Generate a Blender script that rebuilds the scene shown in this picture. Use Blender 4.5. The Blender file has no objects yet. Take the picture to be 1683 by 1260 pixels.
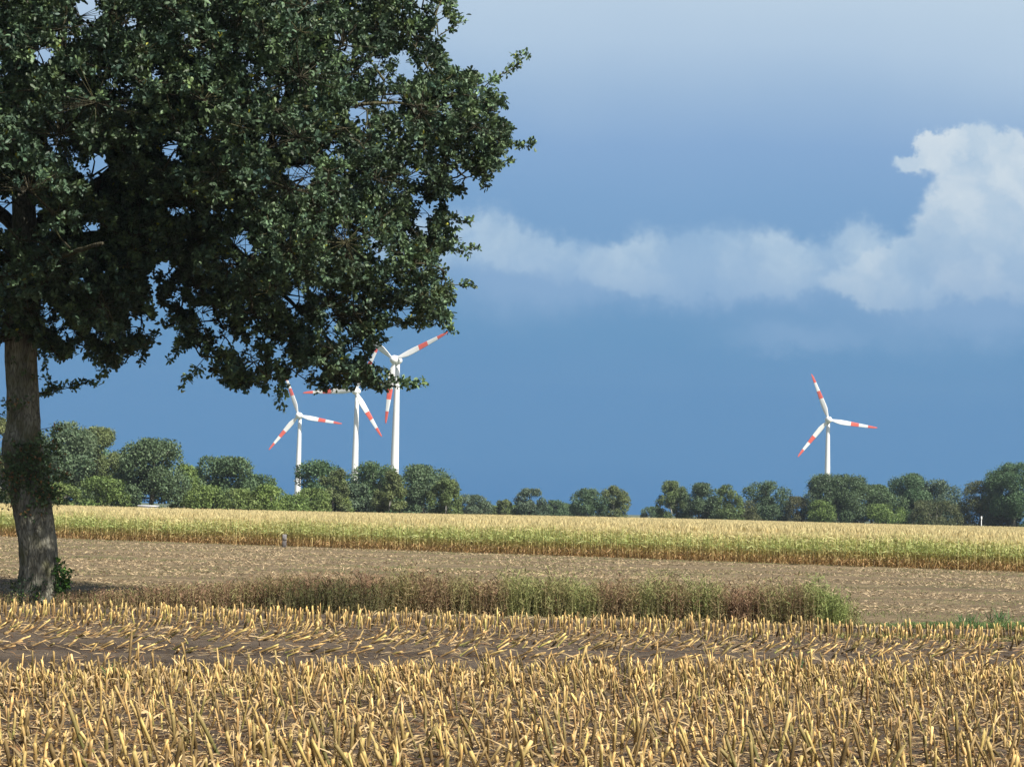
import bpy, math
import numpy as np
from mathutils import Vector, Matrix
rng = np.random.default_rng(7)
sc = bpy.context.scene
COL = sc.collection
PI = math.pi

# ------------------------------------------------------------------ camera
FPX, SW, SH = 3200.0, 1683.0, 1260.0
CAM = np.array([0.0, 0.0, 2.6])
pitch = math.atan(210 / FPX)
roll = math.radians(1.4)
Fv = np.array([0, math.cos(pitch), math.sin(pitch)])
U0 = np.array([0, -math.sin(pitch), math.cos(pitch)])
X0 = np.array([1.0, 0, 0])
Rv = math.cos(roll) * X0 + math.sin(roll) * U0
Uv = -math.sin(roll) * X0 + math.cos(roll) * U0
cam = bpy.data.cameras.new("camera")
camo = bpy.data.objects.new("camera", cam)
COL.objects.link(camo)
camo.matrix_world = Matrix(((Rv[0], Uv[0], -Fv[0], CAM[0]), (Rv[1], Uv[1], -Fv[1], CAM[1]), (Rv[2], Uv[2], -Fv[2], CAM[2]), (0, 0, 0, 1)))
cam.sensor_width = 36
cam.lens = 36 * FPX / SW
cam.clip_start = 0.1
cam.clip_end = 20000
sc.camera = camo


def ray(px, py):
    px = np.asarray(px, float); py = np.asarray(py, float)
    a = (px - SW / 2) / FPX; b = -(py - SH / 2) / FPX
    return a[..., None] * Rv + b[..., None] * Uv + Fv


def at(px, py, Y):
    d = ray(px, py)
    return CAM + d * (np.asarray(Y, float) / d[..., 1])[..., None]


def ground_at(px, py):
    d = ray(px, py)
    return CAM + d * (-CAM[2] / d[..., 2])[..., None]


# ------------------------------------------------------------------ light
EXPO = 0.66
SUN_EL, SUN_PHI = math.radians(46), math.radians(50)
sdir = Vector((math.sin(SUN_PHI) * math.cos(SUN_EL), -math.cos(SUN_PHI) * math.cos(SUN_EL), math.sin(SUN_EL)))
sun = bpy.data.lights.new("sun", 'SUN')
sun.energy = 5.0
sun.angle = math.radians(0.5)
sun.color = (1.0, 0.95, 0.86)
suno = bpy.data.objects.new("sun", sun)
COL.objects.link(suno)
suno.rotation_euler = sdir.to_track_quat('Z', 'Y').to_euler()
suno.location = (40, -40, 60)
sc.view_settings.view_transform = 'Standard'
sc.view_settings.look = 'None'
sc.view_settings.exposure = EXPO
sc.view_settings.gamma = 1
sc.cycles.max_bounces = 6
sc.cycles.transparent_max_bounces = 4
sc.cycles.volume_bounces = 0


def lin(c):
    return [((v / 255) / 12.92 if v / 255 <= 0.04045 else (((v / 255) + 0.055) / 1.055) ** 2.4) for v in c]


AIR = 0.0001


def skyc(c, v=.13):
    # the sky as it is beyond the air (the haze box adds its own light in front of it)
    L = min(1650.0, 122.0 / max(v, 1e-3)); T = math.exp(-AIR * L)
    return [max(.004, (x - a * (1 - T) / .152) / T) / (2 ** EXPO) for x, a in zip(lin(c), (.097, .117, .140))] + [1]


world = bpy.data.worlds.new("World")
sc.world = world
world.use_nodes = True
wn, wl = world.node_tree.nodes, world.node_tree.links
wn.clear()


def W(t, **kw):
    n = wn.new(t)
    for k, v in kw.items(): setattr(n, k, v)
    return n


def setin(nodes_links, sock, v):
    if hasattr(v, 'is_output') or isinstance(v, bpy.types.NodeSocket): nodes_links.new(v, sock)
    else: sock.default_value = v


def wmath(op, a, b=None, c=None, clamp=False):
    n = W('ShaderNodeMath', operation=op); n.use_clamp = clamp
    setin(wl, n.inputs[0], a)
    if b is not None: setin(wl, n.inputs[1], b)
    if c is not None: setin(wl, n.inputs[2], c)
    return n.outputs[0]


def wvec(op, a, b=None):
    n = W('ShaderNodeVectorMath', operation=op)
    setin(wl, n.inputs[0], a)
    if b is not None: setin(wl, n.inputs[1], b)
    return n


def wsmooth(v, lo, hi, a=0.0, b=1.0):
    n = W('ShaderNodeMapRange', interpolation_type='SMOOTHSTEP')
    wl.new(v, n.inputs[0])
    for i, x in enumerate((lo, hi, a, b)): n.inputs[i + 1].default_value = x
    return n.outputs[0]


out = W('ShaderNodeOutputWorld')
sky = W('ShaderNodeTexSky', sky_type='NISHITA')
sky.sun_disc = False
sky.sun_elevation = SUN_EL
sky.sun_rotation = math.radians(180) - SUN_PHI
sky.air_density = 1.0; sky.dust_density = 1.5
bg1 = W('ShaderNodeBackground'); bg1.inputs[1].default_value = 0.062
wl.new(sky.outputs[0], bg1.inputs[0])
tc = W('ShaderNodeTexCoord')
sep = W('ShaderNodeSeparateXYZ'); wl.new(tc.outputs['Generated'], sep.inputs[0])
yy = wmath('MAXIMUM', sep.outputs[1], 0.05)
uu = wmath('DIVIDE', sep.outputs[0], yy)
vv = wmath('DIVIDE', sep.outputs[2], yy)
cmb = W('ShaderNodeCombineXYZ'); wl.new(uu, cmb.inputs[0]); wl.new(vv, cmb.inputs[1])
P = cmb.outputs[0]


def uv_of(px, py):
    d = ray(px, py)
    return d[0] / d[1], d[2] / d[1]


# storm sky in front: brightness rises with height
ramp = W('ShaderNodeValToRGB')
stops = [(858, (100, 144, 188)), (760, (106, 150, 192)), (640, (108, 152, 194)), (540, (112, 156, 196)), (440, (120, 161, 201)),
         (320, (127, 166, 206)), (230, (137, 172, 211)), (140, (157, 186, 217)), (60, (176, 200, 224)), (-40, (188, 209, 228))]
vr = wsmooth(vv, 0.0, 0.3)
nzb = W('ShaderNodeTexNoise'); nzb.inputs['Scale'].default_value = 7; nzb.inputs['Detail'].default_value = 3
wl.new(P, nzb.inputs['Vector'])
vdist = wmath('ADD', wmath('DIVIDE', vv, 0.3), wmath('MULTIPLY', wmath('SUBTRACT', nzb.outputs[0], 0.5), 0.10), clamp=True)
vdist = wmath('ADD', vdist, wmath('MULTIPLY', uu, 0.08), clamp=True)
wl.new(vdist, ramp.inputs[0])
els = ramp.color_ramp.elements
while len(els) > 1: els.remove(els[-1])
for i, (y, c) in enumerate(stops):
    v = max(0.0, min(1.0, uv_of(841, y)[1] / 0.3))
    e = els[0] if i == 0 else els.new(v)
    e.position = v; e.color = skyc(c, v * .3)

PD = P
for sc_n, amp in ((22, .017), (60, .017), (150, .009)):
    nz = W('ShaderNodeTexNoise'); nz.inputs['Scale'].default_value = sc_n; nz.inputs['Detail'].default_value = 6; nz.inputs['Roughness'].default_value = 0.62
    wl.new(P, nz.inputs['Vector'])
    off = wvec('SUBTRACT', nz.outputs['Color'], (0.5, 0.5, 0.5)).outputs[0]
    PD = wvec('ADD', PD, wvec('MULTIPLY', off, (amp, amp, 0)).outputs[0]).outputs[0]


def puffs(lst, src):
    acc = None
    for (px, py, rx, ry) in lst:
        u, v = uv_of(px, py)
        d = wvec('SUBTRACT', src, (u, v, 0)).outputs[0]
        d = wvec('MULTIPLY', d, (FPX / rx, FPX / ry, 1)).outputs[0]
        f = wmath('EXPONENT', wmath('MULTIPLY', wvec('DOT_PRODUCT', d, d).outputs['Value'], -2.1))
        acc = f if acc is None else wmath('ADD', acc, f)
    return acc


band = puffs([(700, 400, 130, 80), (815, 385, 62, 66), (880, 420, 85, 46), (935, 425, 60, 50), (1000, 430, 60, 40), (1065, 412, 58, 62), (1120, 440, 60, 45), (1172, 402, 56, 60),
              (1255, 408, 66, 62), (1310, 432, 60, 50), (1360, 425, 60, 42), (1412, 395, 42, 58), (1200, 455, 150, 60), (1440, 440, 70, 70), (1130, 460, 150, 40), (1460, 430, 60, 50),
              (1060, 455, 90, 34), (1290, 460, 70, 30), (1380, 470, 50, 28), (1440, 490, 60, 28), (1510, 480, 60, 30)], PD)
big = puffs([(1490, 265, 38, 22), (1525, 232, 24, 30), (1560, 250, 60, 38), (1625, 240, 70, 42), (1690, 275, 90, 60), (1650, 300, 90, 60), (1600, 310, 80, 60), (1560, 370, 85, 60),
             (1530, 420, 70, 50), (1660, 360, 120, 90), (1760, 300, 120, 100), (1500, 450, 60, 45), (1445, 435, 60, 40), (1395, 465, 55, 36), (1445, 480, 60, 34), (1520, 478, 80, 42), (1600, 440, 90, 60), (1690, 430, 90, 90)], PD)
soft = puffs([(1120, 450, 330, 75), (880, 440, 160, 60), (1550, 500, 260, 110), (1200, 470, 260, 70), (830, 480, 200, 110), (1680, 450, 260, 160), (1300, 560, 200, 40)], PD)
nzt = W('ShaderNodeTexNoise'); nzt.inputs['Scale'].default_value = 38; nzt.inputs['Detail'].default_value = 7; nzt.inputs['Roughness'].default_value = .6
wl.new(PD, nzt.inputs['Vector']); nzc = nzt.outputs[0]
m_band = wmath('MULTIPLY', wsmooth(band, 0.16, 0.85), wsmooth(nzc, .25, .75, .60, .92))
# the undersides of the band fade out softly
low = wsmooth(vv, uv_of(841, 520)[1], uv_of(841, 390)[1], 0.10, 1.0)
m_band = wmath('MULTIPLY', m_band, low)
m_big = wmath('MULTIPLY', wsmooth(big, 0.20, 0.62), wsmooth(nzc, .25, .75, .80, 1.0))
low2 = wsmooth(vv, uv_of(841, 520)[1], uv_of(841, 300)[1], 0.22, 1.0)
m_big = wmath('MULTIPLY', m_big, low2)
m_soft = wmath('MULTIPLY', wsmooth(soft, 0.15, 1.5), 0.40)


def wmix(f, a, b):
    n = W('ShaderNodeMix', data_type='RGBA')
    wl.new(f, n.inputs[0])
    for s, v in ((n.inputs[6], a), (n.inputs[7], b)):
        setin(wl, s, v)
    return n.outputs[2]


nz2 = W('ShaderNodeTexNoise'); nz2.inputs['Scale'].default_value = 26; nz2.inputs['Detail'].default_value = 6
wl.new(PD, nz2.inputs['Vector'])
cl1 = wmix(wsmooth(nz2.outputs[0], 0.3, 0.7), skyc((156, 187, 217)), skyc((190, 211, 228)))
cl2 = wmix(wsmooth(nz2.outputs[0], 0.3, 0.7), skyc((174, 199, 222)), skyc((214, 226, 234)))
c = wmix(m_soft, ramp.outputs[0], skyc((160, 188, 220)))
c = wmix(m_band, c, cl1)
c = wmix(m_big, c, cl2)
bg2 = W('ShaderNodeBackground'); bg2.inputs[1].default_value = 1.0
wl.new(c, bg2.inputs[0])
# storm clouds fill the sky ahead; the clear sky behind the photographer is the Nishita sky
front = wmath('MULTIPLY', wsmooth(sep.outputs[1], 0.25, 0.7), wsmooth(sep.outputs[2], 0.62, 0.30))
mixs = W('ShaderNodeMixShader')
wl.new(front, mixs.inputs[0]); wl.new(bg1.outputs[0], mixs.inputs[1]); wl.new(bg2.outputs[0], mixs.inputs[2])
wl.new(mixs.outputs[0], out.inputs[0])


# ------------------------------------------------------------------ helpers
def tag(o, label=None, cat=None, group=None, kind=None):
    if label: o['label'] = label
    if cat: o['category'] = cat
    if group: o['group'] = group
    if kind: o['kind'] = kind
    return o


def link(name, me, parent=None, loc=None):
    o = bpy.data.objects.new(name, me)
    COL.objects.link(o)
    if parent is not None: o.parent = parent
    if loc is not None: o.location = loc
    return o


def empty(name, loc):
    o = bpy.data.objects.new(name, None)
    COL.objects.link(o)
    o.location = [float(v) for v in loc]
    o.empty_display_size = 0.3
    return o


class MB:
    """collects numpy geometry: vertices, polygons of any size, vertex colours"""
    def __init__(s):
        s.v = []; s.c = []; s.f = []; s.n = 0

    def add(s, V, faces, C):
        V = np.asarray(V, float).reshape(-1, 3)
        C = np.broadcast_to(np.asarray(C, float), (len(V), 3))
        for F in (faces if isinstance(faces, list) else [faces]):
            s.f.append(np.asarray(F) + s.n)
        s.v.append(V); s.c.append(C); s.n += len(V)

    def mesh(s, name, mat, smooth=False):
        V = np.concatenate(s.v); C = np.concatenate(s.c)
        me = bpy.data.meshes.new(name)
        me.vertices.add(len(V)); me.vertices.foreach_set('co', V.astype(np.float32).ravel())
        loops = np.concatenate([f.ravel() for f in s.f]).astype(np.int32)
        tot = np.concatenate([np.full(len(f), f.shape[1]) for f in s.f]).astype(np.int32)
        st = np.concatenate([[0], np.cumsum(tot)[:-1]]).astype(np.int32)
        me.loops.add(len(loops)); me.loops.foreach_set('vertex_index', loops)
        me.polygons.add(len(tot)); me.polygons.foreach_set('loop_start', st); me.polygons.foreach_set('loop_total', tot)
        if smooth: me.polygons.foreach_set('use_smooth', np.ones(len(tot), bool))
        a = me.color_attributes.new('Col', 'FLOAT_COLOR', 'POINT')
        a.data.foreach_set('color', np.concatenate([C, np.ones((len(C), 1))], 1).astype(np.float32).ravel())
        me.update(calc_edges=True)
        me.materials.append(mat)
        return me

    def build(s, name, mat, parent=None, smooth=False, origin=None):
        if origin is not None:
            s.v = [v - np.asarray(origin, float) for v in s.v]
        o = link(name, s.mesh(name, mat, smooth), parent)
        if origin is not None and parent is None: o.location = [float(x) for x in origin]
        return o


def unit(v):
    return v / np.maximum(np.linalg.norm(v, axis=-1, keepdims=True), 1e-9)


def rdir(n, up=0.0):
    d = unit(rng.normal(size=(n, 3)))
    d[:, 2] += up
    return unit(d)


def leaves(mb, P, D, L, Wd, C, fold=0.25, six=True, nrm=None):
    """folded leaf blades: midrib from P along D"""
    n = len(P)
    L = np.broadcast_to(L, (n,))[:, None]; Wd = np.broadcast_to(Wd, (n,))[:, None]
    r = rdir(n) if nrm is None else nrm
    S = unit(np.cross(D, r)); N = np.cross(S, D)
    if six:
        k = fold * Wd * N
        pts = [P, P + .38 * L * D + .42 * Wd * S + k, P + .75 * L * D + .5 * Wd * S + k * .8, P + L * D,
               P + .75 * L * D - .5 * Wd * S + k * .8, P + .38 * L * D - .42 * Wd * S + k]
        V = np.stack(pts, 1).reshape(-1, 3)
        b = np.arange(n)[:, None] * 6
        F = np.concatenate([b + [0, 1, 2, 3], b + [0, 3, 4, 5]])
        mb.add(V, F, np.repeat(C, 6, 0))
    else:
        k = fold * Wd * N
        V = np.stack([P, P + .55 * L * D + .5 * Wd * S + k, P + L * D, P + .55 * L * D - .5 * Wd * S + k], 1).reshape(-1, 3)
        b = np.arange(n)[:, None] * 4
        mb.add(V, np.concatenate([b + [0, 1, 2], b + [0, 2, 3]]), np.repeat(C, 4, 0))


def strips(mb, P, D, L, Wd, C0, C1, droop=0.3, segs=3, twist=0.6, prof=None):
    """bending blades: start P, heading D, sagging by droop*L"""
    n = len(P)
    L = np.broadcast_to(L, (n,)); Wd = np.broadcast_to(Wd, (n,)); droop = np.broadcast_to(droop, (n,))
    S = unit(np.cross(D, np.array([0, 0, 1.0]) + rng.normal(size=(n, 3)) * twist))
    T2 = unit(S + rng.normal(size=(n, 3)) * twist * .5)
    cols = []; vs = []
    for i in range(segs + 1):
        t = i / segs
        p = P + D * (L * t)[:, None]
        p[:, 2] -= droop * L * t * t
        w = (prof(t) if prof else (1 - t ** 3 * .9) * (0.6 + 0.4 * min(1, t * 3))) * Wd
        s = unit(S * (1 - t) + T2 * t)
        vs += [p - s * w[:, None] / 2, p + s * w[:, None] / 2]
        cc = C0 * (1 - t) + C1 * t
        cols += [cc, cc]
    V = np.stack(vs, 1).reshape(-1, 3)
    C = np.stack([np.broadcast_to(c, (n, 3)) for c in cols], 1).reshape(-1, 3)
    b = np.arange(n)[:, None] * (2 * segs + 2)
    F = np.concatenate([b + [2 * i, 2 * i + 1, 2 * i + 3, 2 * i + 2] for i in range(segs)])
    mb.add(V, F, C)


def stems(mb, P, A, H, R, C0, C1, sides=6, rings=(0, .04, .33, .37, .7, .74, 1), bulge=(1.25, 1.0, .95, 1.15, .92, 1.08, .9), cut=1.0):
    """cut stalks: N prisms along axis A with swollen nodes and a slanted top"""
    n = len(P)
    H = np.broadcast_to(H, (n,)); R = np.broadcast_to(R, (n,))
    s1 = unit(np.cross(A, rdir(n))); s2 = np.cross(A, s1)
    ph = rng.uniform(0, 2 * PI, n); sl = rng.uniform(.2, 1.6, n) * cut
    vs = []; cs = []
    for j, (t, b) in enumerate(zip(rings, bulge)):
        for k in range(sides):
            a = 2 * PI * k / sides
            off = (math.cos(a) * s1 + math.sin(a) * s2) * (R * b)[:, None]
            h = H * t
            if j == len(rings) - 1: h = h + np.cos(a - ph) * R * sl
            vs.append(P + off + A * h[:, None])
            cs.append(C0 * (1 - t) + C1 * t)
    V = np.stack(vs, 1).reshape(-1, 3); C = np.stack([np.broadcast_to(c, (n, 3)) for c in cs], 1).reshape(-1, 3)
    m = len(rings)
    b = np.arange(n)[:, None] * (m * sides)
    F = [np.concatenate([b + [j * sides + k, j * sides + (k + 1) % sides, (j + 1) * sides + (k + 1) % sides, (j + 1) * sides + k] for j in range(m - 1) for k in range(sides)]),
         b + [(m - 1) * sides + k for k in range(sides)]]
    mb.add(V, F, C)


def tube(mb, pts, rad, sides=8, col=(.2, .17, .13), rough=0.0, cap=True):
    pts = np.asarray(pts, float); n = len(pts)
    rad = np.broadcast_to(rad, (n,))
    T = unit(np.gradient(pts, axis=0))
    ref = np.array([0.0, 1.0, 0.1]) if abs(T[0][2]) > .5 else np.array([0, 0, 1.0])
    vs = []
    a = np.arange(sides) * 2 * PI / sides
    for i in range(n):
        s1 = unit(np.cross(T[i], ref)); s2 = np.cross(T[i], s1)
        r = rad[i] * (1 + rough * rng.normal(size=sides))
        vs.append(pts[i] + np.cos(a)[:, None] * s1 * r[:, None] + np.sin(a)[:, None] * s2 * r[:, None])
    V = np.concatenate(vs)
    F = np.array([[i * sides + k, i * sides + (k + 1) % sides, (i + 1) * sides + (k + 1) % sides, (i + 1) * sides + k] for i in range(n - 1) for k in range(sides)])
    fs = [F]
    if cap: fs.append(np.array([[(n - 1) * sides + k for k in range(sides)]]))
    mb.add(V, fs, np.asarray(col))


def smooth_path(pts, n):
    """Catmull-Rom through pts"""
    p = np.asarray(pts, float)
    p = np.concatenate([[2 * p[0] - p[1]], p, [2 * p[-1] - p[-2]]])
    out = []
    for t in np.linspace(0, len(p) - 3 - 1e-6, n):
        i = int(t); f = t - i
        a, b, c, d = p[i], p[i + 1], p[i + 2], p[i + 3]
        out.append(.5 * ((2 * b) + (c - a) * f + (2 * a - 5 * b + 4 * c - d) * f ** 2 + (3 * b - a - 3 * c + d) * f ** 3))
    return np.array(out)


# ------------------------------------------------------------------ materials
def nt(name):
    m = bpy.data.materials.new(name); m.use_nodes = True
    n = m.node_tree.nodes; l = m.node_tree.links
    b = n['Principled BSDF']
    return m, n, l, b


def noise(n, l, scale, detail=4, rough=.6, vec=None, stretch=None):
    t = n.new('ShaderNodeTexNoise'); t.inputs['Scale'].default_value = scale; t.inputs['Detail'].default_value = detail; t.inputs['Roughness'].default_value = rough
    g = n.new('ShaderNodeNewGeometry') if vec is None else None
    src = g.outputs['Position'] if vec is None else vec
    if stretch:
        mp = n.new('ShaderNodeMapping'); mp.inputs['Scale'].default_value = stretch
        l.new(src, mp.inputs[0]); src = mp.outputs[0]
    l.new(src, t.inputs['Vector'])
    return t.outputs[0]


def ramp_(n, l, f, stops):
    r = n.new('ShaderNodeValToRGB'); l.new(f, r.inputs[0])
    e = r.color_ramp.elements
    while len(e) > 1: e.remove(e[-1])
    for i, (p, c) in enumerate(stops):
        x = e[0] if i == 0 else e.new(p)
        x.position = p; x.color = (*c, 1)
    return r.outputs[0]


def mixc(n, l, f, a, b, mode='MIX'):
    m = n.new('ShaderNodeMix'); m.data_type = 'RGBA'; m.blend_type = mode
    setin(l, m.inputs[0], f)
    for s, v in ((m.inputs[6], a), (m.inputs[7], b)):
        setin(l, s, (*v, 1) if isinstance(v, tuple) and len(v) == 3 else v)
    return m.outputs[2]


def bump(n, l, b, h, strength=.5, dist=.05):
    bp = n.new('ShaderNodeBump'); bp.inputs['Strength'].default_value = strength; bp.inputs['Distance'].default_value = dist
    l.new(h, bp.inputs['Height']); l.new(bp.outputs[0], b.inputs['Normal'])


def plant_mat(name, rough=.55, spec=.35, trans=.25, mott=.25, scale=9):
    m, n, l, b = nt(name)
    a = n.new('ShaderNodeVertexColor'); a.layer_name = 'Col'
    f = noise(n, l, scale, 3)
    k = ramp_(n, l, f, [(.3, (1 - mott,) * 3), (.7, (1 + mott,) * 3)])
    c = mixc(n, l, 1.0, a.outputs[0], k, 'MULTIPLY')
    l.new(c, b.inputs['Base Color'])
    b.inputs['Roughness'].default_value = rough
    b.inputs['Specular IOR Level'].default_value = spec
    if trans > 0:
        t = n.new('ShaderNodeBsdfTranslucent'); l.new(c, t.inputs[0])
        mx = n.new('ShaderNodeMixShader'); mx.inputs[0].default_value = trans
        l.new(b.outputs[0], mx.inputs[1]); l.new(t.outputs[0], mx.inputs[2])
        l.new(mx.outputs[0], n['Material Output'].inputs[0])
    return m


M_leaf = plant_mat('oak_leaf', .5, .32, .2)
M_far = plant_mat('far_foliage', .6, .3, .2, .35, .9)
M_straw = plant_mat('straw', .6, .3, .12, .22, 14)
M_maize = plant_mat('maize', .6, .25, .45, .2, 3)
M_weed = plant_mat('weeds', .65, .2, .25, .25, 4)


def bark(name, c0, c1, c2, sc=6, strength=.9, moss=True):
    m, n, l, b = nt(name)
    f1 = noise(n, l, sc, 6, .65, stretch=(1, 1, .22))
    f2 = noise(n, l, 1.3, 3)
    v = n.new('ShaderNodeTexVoronoi'); v.feature = 'DISTANCE_TO_EDGE'; v.inputs['Scale'].default_value = sc * 1.6
    g = n.new('ShaderNodeNewGeometry'); mp = n.new('ShaderNodeMapping'); mp.inputs['Scale'].default_value = (1, 1, .3)
    l.new(g.outputs['Position'], mp.inputs[0])
    ad = n.new('ShaderNodeVectorMath'); ad.operation = 'ADD'
    t2 = n.new('ShaderNodeTexNoise'); t2.inputs['Scale'].default_value = 5
    l.new(mp.outputs[0], ad.inputs[0]); l.new(t2.outputs['Color'], ad.inputs[1])
    l.new(ad.outputs[0], v.inputs['Vector'])
    c = ramp_(n, l, f1, [(.3, c0), (.5, c1), (.72, c2)])
    cr = ramp_(n, l, v.outputs[0], [(0, (.4, .4, .4)), (.16, (1, 1, 1))])
    c = mixc(n, l, 1.0, c, cr, 'MULTIPLY')
    if moss:
        k = ramp_(n, l, f2, [(.50, (0, 0, 0)), (.68, (.7, .7, .7))])
        c = mixc(n, l, k, c, (.11, .11, .045))
    l.new(c, b.inputs['Base Color'])
    b.inputs['Roughness'].default_value = .95; b.inputs['Specular IOR Level'].default_value = .1
    hs = n.new('ShaderNodeMath'); hs.operation = 'ADD'
    l.new(f1, hs.inputs[0]); l.new(v.outputs[0], hs.inputs[1])
    bump(n, l, b, hs.outputs[0], strength, .06)
    return m


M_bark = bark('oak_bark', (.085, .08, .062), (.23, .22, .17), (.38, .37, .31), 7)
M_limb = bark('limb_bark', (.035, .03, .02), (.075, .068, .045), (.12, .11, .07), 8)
M_bbark = bark('birch_bark', (.10, .10, .09), (.34, .33, .30), (.5, .49, .45), 2.5, .3, False)


def soil(name, c0, c1, c2, green=None, straw=None, sc=2.5):
    m, n, l, b = nt(name)
    f1 = noise(n, l, sc, 8, .7)
    f2 = noise(n, l, .2, 5, .65, stretch=(.5, 1.8, 1))
    f5 = noise(n, l, .35, 5, .7, stretch=(.25, 1.6, 1))
    f3 = noise(n, l, 13, 6, .75)
    c = ramp_(n, l, f1, [(.3, c0), (.52, c1), (.75, c2)])
    c = mixc(n, l, ramp_(n, l, f3, [(.35, (0, 0, 0)), (.7, (.6, .6, .6))]), c, c2)
    if straw:
        f4 = noise(n, l, 9, 5, .8, stretch=(.5, 1.5, 1))
        c = mixc(n, l, ramp_(n, l, f4, [(.50, (0, 0, 0)), (.62, (.75, .75, .75))]), c, straw)
    c = mixc(n, l, 1.0, c, ramp_(n, l, f5, [(.36, (.62, .60, .60)), (.6, (1.12, 1.1, 1.05))]), 'MULTIPLY')
    if green:
        c = mixc(n, l, ramp_(n, l, f2, [(.52, (0, 0, 0)), (.7, (.5, .5, .5))]), c, green)
    l.new(c, b.inputs['Base Color'])
    b.inputs['Roughness'].default_value = .95; b.inputs['Specular IOR Level'].default_value = .15
    hs = n.new('ShaderNodeMath'); hs.operation = 'ADD'
    l.new(f1, hs.inputs[0]); l.new(f3, hs.inputs[1])
    bump(n, l, b, hs.outputs[0], .8, .06)
    return m


M_soil = soil('damp_soil', (.035, .028, .022), (.085, .066, .05), (.15, .118, .088))
M_field = soil('harvested_soil', (.080, .060, .038), (.16, .122, .075), (.22, .17, .105), green=(.10, .13, .04), straw=(.36, .27, .15))
M_meadow = soil('far_meadow', (.05, .07, .025), (.08, .10, .04), (.12, .13, .06))


def plain(name, col, rough=.4, var=.08, scale=3, spec=.5):
    m, n, l, b = nt(name)
    f = noise(n, l, scale, 4)
    lo = tuple(v * (1 - var) for v in col); hi = tuple(min(1, v * (1 + var)) for v in col)
    l.new(ramp_(n, l, f, [(.35, lo), (.65, hi)]), b.inputs['Base Color'])
    b.inputs['Roughness'].default_value = rough; b.inputs['Specular IOR Level'].default_value = spec
    return m


M_white = plain('turbine_white', (.82, .82, .80), .45, .03, .15)
M_red = plain('turbine_red', (.74, .10, .055), .45, .06, .3)
M_dark = plain('joint_grey', (.25, .26, .27), .6)
M_post = plain('weathered_wood', (.20, .19, .19), .9, .3, 8, .1)
M_wpost = plain('white_paint', (.75, .75, .72), .6, .1, 6)
M_roof = plain('pale_sheet_metal', (.62, .63, .66), .5, .1, .8)

# ------------------------------------------------------------------ setting: fields
ROW = math.radians(18)                       # direction of the near stubble rows
rd = np.array([math.cos(ROW), math.sin(ROW), 0]); rn = np.array([-math.sin(ROW), math.cos(ROW), 0])
E0 = np.array([-7.6, 28.5, 0.0])             # a point on the last row of the near block


def sheet(name, poly, z, mat, sub=None):
    mb = MB()
    P = np.array([[x, y, z] for x, y in poly], float)
    mb.add(P, np.array([list(range(len(P)))]), (.1, .1, .1))
    return mb.build(name, mat)


def hgrid(name, x0, x1, y0, y1, nx, ny, fn, mat):
    xs = np.linspace(x0, x1, nx); ys = np.linspace(y0, y1, ny)
    Xg, Yg = np.meshgrid(xs, ys)
    V = np.stack([Xg, Yg, fn(Xg, Yg)], -1).reshape(-1, 3)
    i = (np.arange(ny - 1)[:, None] * nx + np.arange(nx - 1)[None]).reshape(-1, 1)
    mb = MB(); mb.add(V, i + [0, 1, nx + 1, nx], (.1, .1, .1))
    return mb.build(name, mat, smooth=True)


g = sheet('ground', [(-6000, -800), (6000, -800), (6000, 9000), (-6000, 9000)], -0.06, M_meadow)
tag(g, kind='structure')
_k = rng.uniform(.6, 9, (26, 2)) * rng.choice([-1, 1], (26, 2)); _p = rng.uniform(0, 6.28, 26)


def lumps(x, y, amp):
    z = np.zeros_like(x)
    for (a, b), p in zip(_k, _p):
        z += np.sin(a * x + b * y + p + 1.3 * np.sin(.7 * b * x - .5 * a * y)) / (1 + .25 * math.hypot(a, b))
    return z * amp


def zsoil(x, y):
    d = (x - E0[0]) * rn[0] + (y - E0[1]) * rn[1]
    return 0.014 * np.cos(2 * PI * d / .75) + lumps(x, y, .006)


g = hgrid('stubble_field_soil', -26, 26, 6, 47.4, 520, 420, lambda x, y: zsoil(x, y), M_soil)
tag(g, kind='structure')
g = hgrid('harvested_field', -70, 60, 47.38, 150, 260, 220, lambda x, y: lumps(x * .5, y * .5, .012) - .005, M_field)
tag(g, kind='structure')

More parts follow.
